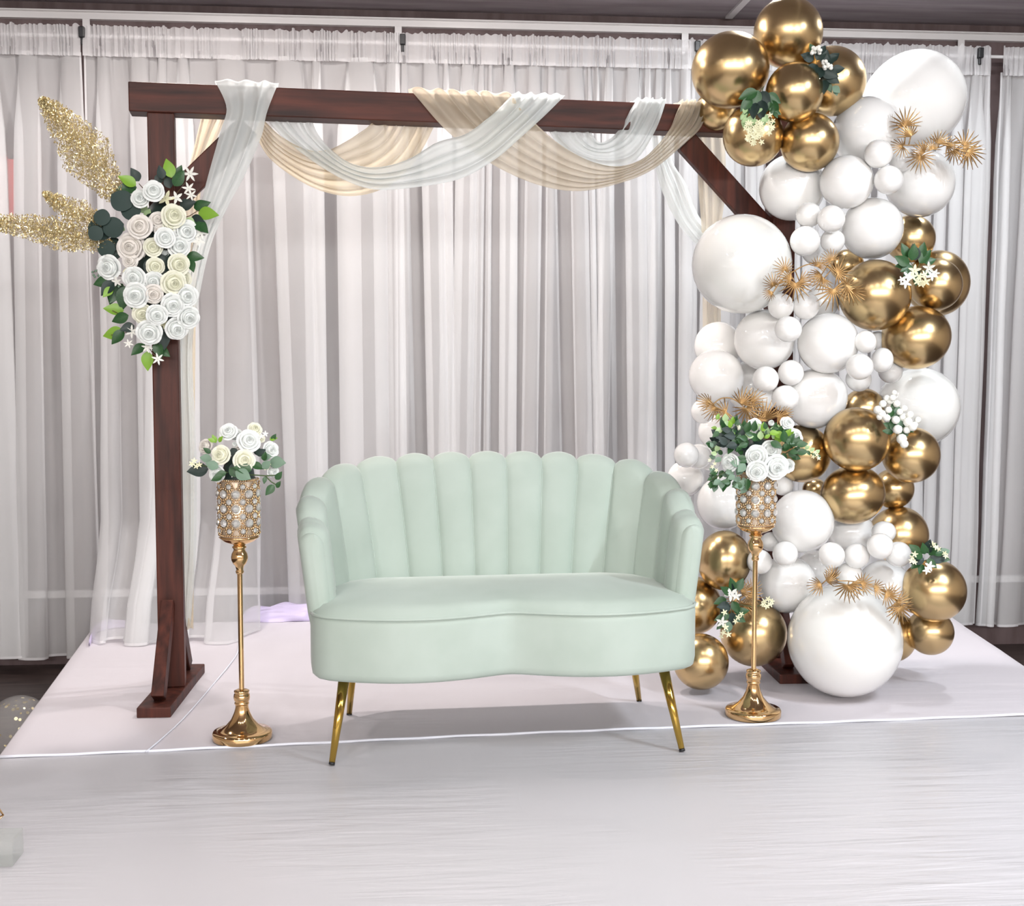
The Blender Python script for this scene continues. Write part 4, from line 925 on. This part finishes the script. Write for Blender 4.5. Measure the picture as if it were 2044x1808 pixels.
# ================================================================== gold palm sprigs on the garland
def fan_mesh(name, nsp=15, spread=250, wid=0.05):
    mb = MB()
    for k in range(nsp):
        a = R(-spread / 2 + spread * k / (nsp - 1)); ln = 1 - 0.25 * abs(k / (nsp - 1) * 2 - 1) ** 2
        ca, sa = math.cos(a), math.sin(a); rows = []
        for i in range(5):
            t = i / 4; w_ = wid * (1 - t ** 2 * 0.9) * (0.5 + t * 0.9)
            rows.append([(t * ln * ca - s * w_ * sa, t * ln * sa + s * w_ * ca, 0.16 * t - 0.30 * t * t - 0.06 * abs(s)) for s in (-1, 0, 1)])
        mb.grid(rows)
    return mb.mesh(name, M['palm'])
FAN = [fan_mesh('palm_fan', 13, 200), fan_mesh('palm_fan', 11, 150), fan_mesh('palm_fan', 14, 240)]
def palm(label, fans, stem_pts, d, scale=1.0, root=None):
    c = at_d(*stem_pts[0], d); t = empty('palm_sprig', c); tag(t, label, 'palm sprig', 'gold palm sprigs on the garland')
    rp = random.Random(int(d * 1000) + len(fans))
    for x, y, r_, ang_, ti in fans:
        pos = at_d(x, y, d - 0.01 * rp.random()); a = R(ang_)
        dr = (_rt * math.cos(a) + Vector((0, 0, 1)) * math.sin(a)); n = (to_cam(pos) + Vector((rp.uniform(-ti, ti), 0, rp.uniform(-ti, ti) + 0.15)))
        n = (n - dr * n.dot(dr)).normalized(); s = n.cross(dr); rot = Matrix((dr, s, n)).transposed().to_4x4()
        put(t, 'palm_fan', FAN[rp.randrange(3)], pos, rot, 1.15 * r_ * d / FOC)
    path = spline([at_d(x, y, d + 0.005) for x, y in stem_pts], 20)
    segs_ = [path] + [[min(path, key=lambda q: (q - at_d(x, y, d)).length), at_d(x, y, d)] for x, y, *_ in fans]
    stems(t, segs_, 0.0022, 'palm')
    return t
palm('gold palm sprig at the top right, over large white balloons', [(1808,250,34,95,.9),(1818,272,34,110,.8),(1802,292,24,190,.5),(1838,312,30,-100,.5),(1845,305,26,150,.6),(1872,286,28,60,.8),(1890,290,30,20,.8),(1905,300,28,-60,.6),(1925,292,34,10,.6),(1932,300,36,-40,.5),(1862,298,24,100,.9)],
     [(1800,290),(1838,290),(1870,295),(1900,285),(1940,285)], 4.62)
palm('gold palm sprig spread across the middle of the garland', [(1567,538,24,110,.7),(1580,556,26,170,.7),(1588,566,34,-90,.4),(1596,562,26,0,.5),(1545,570,24,120,.8),(1540,582,18,230,.8),(1640,548,28,200,.8),(1645,556,26,-130,.6),(1660,520,22,110,.5),(1672,545,32,20,.5),(1664,578,38,-80,.35),(1690,572,32,-20,.6),(1700,580,28,-70,.7),(1632,532,22,60,.9)],
     [(1538,592),(1560,560),(1590,538),(1612,528),(1640,525),(1665,545),(1690,570)], 4.46)
palm('bronze palm leaves behind the bouquet in the right-hand stand', [(1428,812,28,230,.5),(1418,806,26,150,.6),(1450,822,28,200,.5),(1480,806,34,60,.6),(1490,815,34,-60,.6),(1500,800,28,40,.8),(1528,835,34,90,.5),(1515,840,30,120,.6),(1552,832,26,30,.6),(1560,826,22,-20,.8)],
     [(1500,860),(1490,820),(1465,797),(1440,795),(1422,808)], 4.56)
palm('gold palm sprig lying over the biggest white floor balloon', [(1652,1162,26,40,.8),(1640,1166,26,195,.9),(1665,1152,22,120,.9),(1692,1168,34,-85,.4),(1702,1164,30,-50,.5),(1720,1166,26,20,.9),(1745,1172,26,-10,.9),(1768,1184,28,-30,.9),(1790,1202,30,-35,.6),(1797,1212,32,-75,.4),(1776,1190,26,60,.9)],
     [(1658,1145),(1672,1158),(1700,1160),(1740,1168),(1775,1186),(1800,1212)], 4.45)
palm('dull gold palm leaves behind the thin pole of the right-hand stand', [(1480,1182,26,30,.6),(1495,1190,28,-40,.6),(1470,1196,24,160,.8),(1500,1180,24,60,.8),(1485,1205,24,-90,.7)],
     [(1466,1210),(1480,1192),(1500,1182)], 4.70)

# ================================================================== small flower picks on the garland
def pick(label, d, leaves, blooms, buds=(), segs_=()):
    c = at_d(*leaves[0][:2], d); t = empty('flower_pick', c); tag(t, label, 'flower sprig', 'flower sprigs tucked into the garland')
    for x, y, a, l_, k in leaves: leaf(t, at_d(x, y, d - rF.uniform(0, 0.02)), a, l_ * d / FOC, k, rF.uniform(0, 0.5))
    for x, y, r_, k in blooms: blossom(t, at_d(x, y, d - 0.025 - rF.uniform(0, 0.01)), r_ * d / FOC, k)
    for x, y, r_ in buds:
        pos = at_d(x, y, d - 0.02 - rF.uniform(0, 0.03)); put(t, 'bud', BUD, pos, aim(to_cam(pos) + Vector((rF.uniform(-.6, .6), 0, rF.uniform(-.2, .8)))), r_ * d / FOC)
    stems(t, [[at_d(x, y, d - 0.005) for x, y in s] for s in segs_], 0.0014)
    return t
rk = random.Random(12)
# hanging cream blossom sprig on the top gold cluster
lv = [(1512,182,200,40,'g'),(1514,180,250,40,'g'),(1516,184,-50,36,'d'),(1530,188,-30,34,'g'),(1500,196,230,34,'g'),(1490,205,-90,30,'g'),(1540,200,-70,34,'g'),(1520,200,-90,40,'d'),(1508,205,-100,34,'d')]
for q in range(20): lv.append((1486 + rk.random() * 22, 214 + rk.random() * 34, rk.uniform(200, 340), 15, 'm'))
for q in range(20): lv.append((1518 + rk.random() * 30, 200 + rk.random() * 46, rk.uniform(200, 340), 14, 'mg'[q % 2]))
bl = []
for cx_, n, y1 in ((1494, 14, 288), (1506, 18, 290), (1516, 16, 284), (1538, 8, 268)):
    for q in range(n): bl.append((cx_ + rk.uniform(-5, 5), y1 - rk.random() * 44, 6.5, 'c'))
pick('sprig of drooping cream blossoms and green leaves on the top gold cluster', 4.50, lv, bl, (), [[(1525,172),(1515,200),(1505,240),(1506,280)], [(1520,176),(1540,220),(1538,262)]])
lv = [(1625,118,160,30,'d'),(1630,120,60,34,'d'),(1640,128,30,34,'d'),(1632,130,220,34,'d'),(1640,140,-20,36,'d'),(1645,130,80,30,'d'),(1636,148,-70,34,'d'),(1650,150,-30,30,'d'),(1645,160,-90,30,'d'),(1628,108,120,24,'g'),(1655,122,40,26,'d'),(1650,165,-60,22,'g'),(1662,172,-40,20,'s'),(1668,176,-80,16,'s'),(1640,135,-120,34,'d'),(1660,140,10,26,'d')]
pick('dark leaf sprig with pale buds, right of the top gold cluster', 4.56, lv, [], [(1628 + rk.uniform(-8, 10), 100 + rk.uniform(-9, 9), 4.2) for _ in range(12)] + [(1652 + rk.uniform(-9, 9), 129 + rk.uniform(-9, 10), 4.2) for _ in range(12)], [[(1630,125),(1630,95)], [(1640,140),(1655,125)], [(1645,150),(1660,170)]])
lv = [(1815,528,150,34,'g'),(1812,515,110,32,'g'),(1820,520,80,34,'g'),(1838,515,80,32,'g'),(1835,525,50,34,'g'),(1845,525,20,26,'g'),(1822,532,200,30,'g'),(1828,520,100,34,'d'),(1818,540,230,26,'g'),(1845,540,-30,24,'g'),(1830,545,-90,26,'g'),(1826,540,-60,26,'d'),(1810,530,180,24,'g')]
bl = [(1808,565,12,'w'),(1812,552,12,'w'),(1826,540,13,'c'),(1822,552,10,'c'),(1855,534,13,'w'),(1860,550,12,'w'),(1848,562,10,'c'),(1840,566,9,'c'),(1832,562,9,'c'),(1845,548,9,'c'),(1868,545,9,'w'),(1836,552,9,'c'),(1800,558,8,'w')]
pick('green leafy sprig with small white flowers on the right middle gold balloons', 4.60, lv, bl, (), [[(1830,540),(1815,520)], [(1830,540),(1840,515)], [(1832,538),(1858,548)], [(1830,545),(1808,562)]])
lv = [(1790 + rk.uniform(-16, 16), 840 + rk.uniform(-28, 26), rk.uniform(0, 360), 20, 'ggs'[q % 3]) for q in range(22)]
bu = [(1752,818,9),(1762,806,8),(1760,826,9),(1776,800,8),(1782,794,7),(1790,806,8),(1770,834,8),(1788,838,9),(1803,833,9),(1792,857,10),(1812,842,10),(1822,852,9),(1800,876,11),(1805,886,9),(1816,828,8),(1832,838,7),(1826,848,7),(1805,815,7),(1796,822,7),(1770,795,7),(1785,784,6),(1774,818,7),(1756,832,7),(1810,858,8)]
pick('bunch of small round white buds on the lower right gold balloons', 4.56, lv, [], bu, [[(1790,880),(1790,830),(1780,795)], [(1790,860),(1765,820)], [(1795,860),(1822,842)]])
lv = [(1842,1110,170,28,'g'),(1836,1104,140,28,'g'),(1846,1106,100,26,'g'),(1855,1108,60,28,'g'),(1862,1106,20,30,'g'),(1868,1112,-10,28,'g'),(1850,1116,-40,26,'g'),(1836,1120,220,24,'g'),(1842,1126,250,22,'g'),(1875,1105,20,22,'s'),(1850,1104,80,30,'d'),(1844,1114,200,30,'d'),(1856,1114,0,34,'d')]
bl = [(1856,1130,11,'w'),(1850,1138,9,'w'),(1822,1112,7,'c'),(1820,1120,7,'c'),(1826,1106,7,'c'),(1868,1092,7,'c'),(1862,1086,7,'c'),(1874,1096,6,'c'),(1886,1104,6,'c'),(1888,1110,6,'c'),(1826,1122,6,'c')]
pick('green sprig with tiny flowers on the lowest right gold balloons', 4.60, lv, bl, (), [[(1850,1120),(1870,1092)], [(1850,1120),(1824,1114)], [(1852,1118),(1888,1106)]])
lv = [(1464,1180,100,30,'g'),(1458,1186,140,28,'g'),(1470,1178,60,28,'g'),(1450,1195,200,28,'g'),(1462,1200,-60,28,'g'),(1455,1205,230,28,'d'),(1466,1212,-40,26,'g'),(1452,1220,240,28,'g'),(1460,1222,-80,28,'d'),(1448,1230,200,24,'g'),(1466,1228,-30,26,'g'),(1445,1240,230,22,'g'),(1456,1240,-100,24,'s'),(1470,1222,10,26,'g'),(1460,1192,90,30,'d'),(1458,1210,180,30,'d')]
bl = [(1460,1186,15,'w'),(1470,1190,11,'w'),(1441,1241,13,'w'),(1448,1252,8,'c'),(1444,1262,7,'c'),(1454,1266,7,'c'),(1440,1270,6,'c'),(1474,1232,7,'c'),(1480,1226,6,'c'),(1468,1240,6,'c'),(1446,1222,7,'c'),(1526,1200,7,'c'),(1534,1196,7,'c'),(1538,1206,7,'c'),(1530,1210,7,'c'),(1541,1200,6,'c'),(1522,1206,6,'c')]
pick('green sprig with white flowers between gold balloons beside the loveseat', 4.66, lv, bl, (), [[(1460,1180),(1460,1220),(1446,1265)], [(1462,1215),(1480,1228)], [(1470,1205),(1505,1212),(1536,1202)]])

# ================================================================== things cut by the left edge
p = on_ground(-40, 1650)
gw = empty('wire_ornament', p); tag(gw, 'gold wire geometric ornament tip at the left edge', 'ornament')
tipp = at_d(6, 1628, (on_ground(-40, 1650) - _C).dot(_fw)) - p
h = max(0.03, tipp.z); w_ = tipp.x
mb = MB(); top = [Vector((w_ * 0.55 * math.cos(q * PI / 3), w_ * 0.55 * math.sin(q * PI / 3), h + 0.05)) for q in range(6)]
mid = [Vector((w_ * math.cos(q * PI / 3), w_ * math.sin(q * PI / 3), h)) for q in range(6)]; low = [Vector((w_ * 0.55 * math.cos(q * PI / 3), w_ * 0.55 * math.sin(q * PI / 3), 0.003)) for q in range(6)]
for q in range(6):
    for a, b in ((top[q], top[(q + 1) % 6]), (mid[q], top[q]), (mid[q], low[q]), (low[q], low[(q + 1) % 6]), (mid[q], mid[(q + 1) % 6])): mb.tube([a, b], 0.0022, 5)
mb.build('wire_frame', M['stand_gold'], gw)
p = on_ground(-12, 1732)
gx = on_ground(25, 1732).x - p.x
ab = empty('glass_block', p, R(0)); tag(ab, 'clear faceted block at the left edge in front', 'block')
bevel(MB().box((0, gx, 0.034), (gx * 2, gx * 2, 0.066)).build('block', mat('clear_block', (0.42, 0.45, 0.42), 0.08, 0, Alpha=0.3), ab, smooth=False), 0.003)
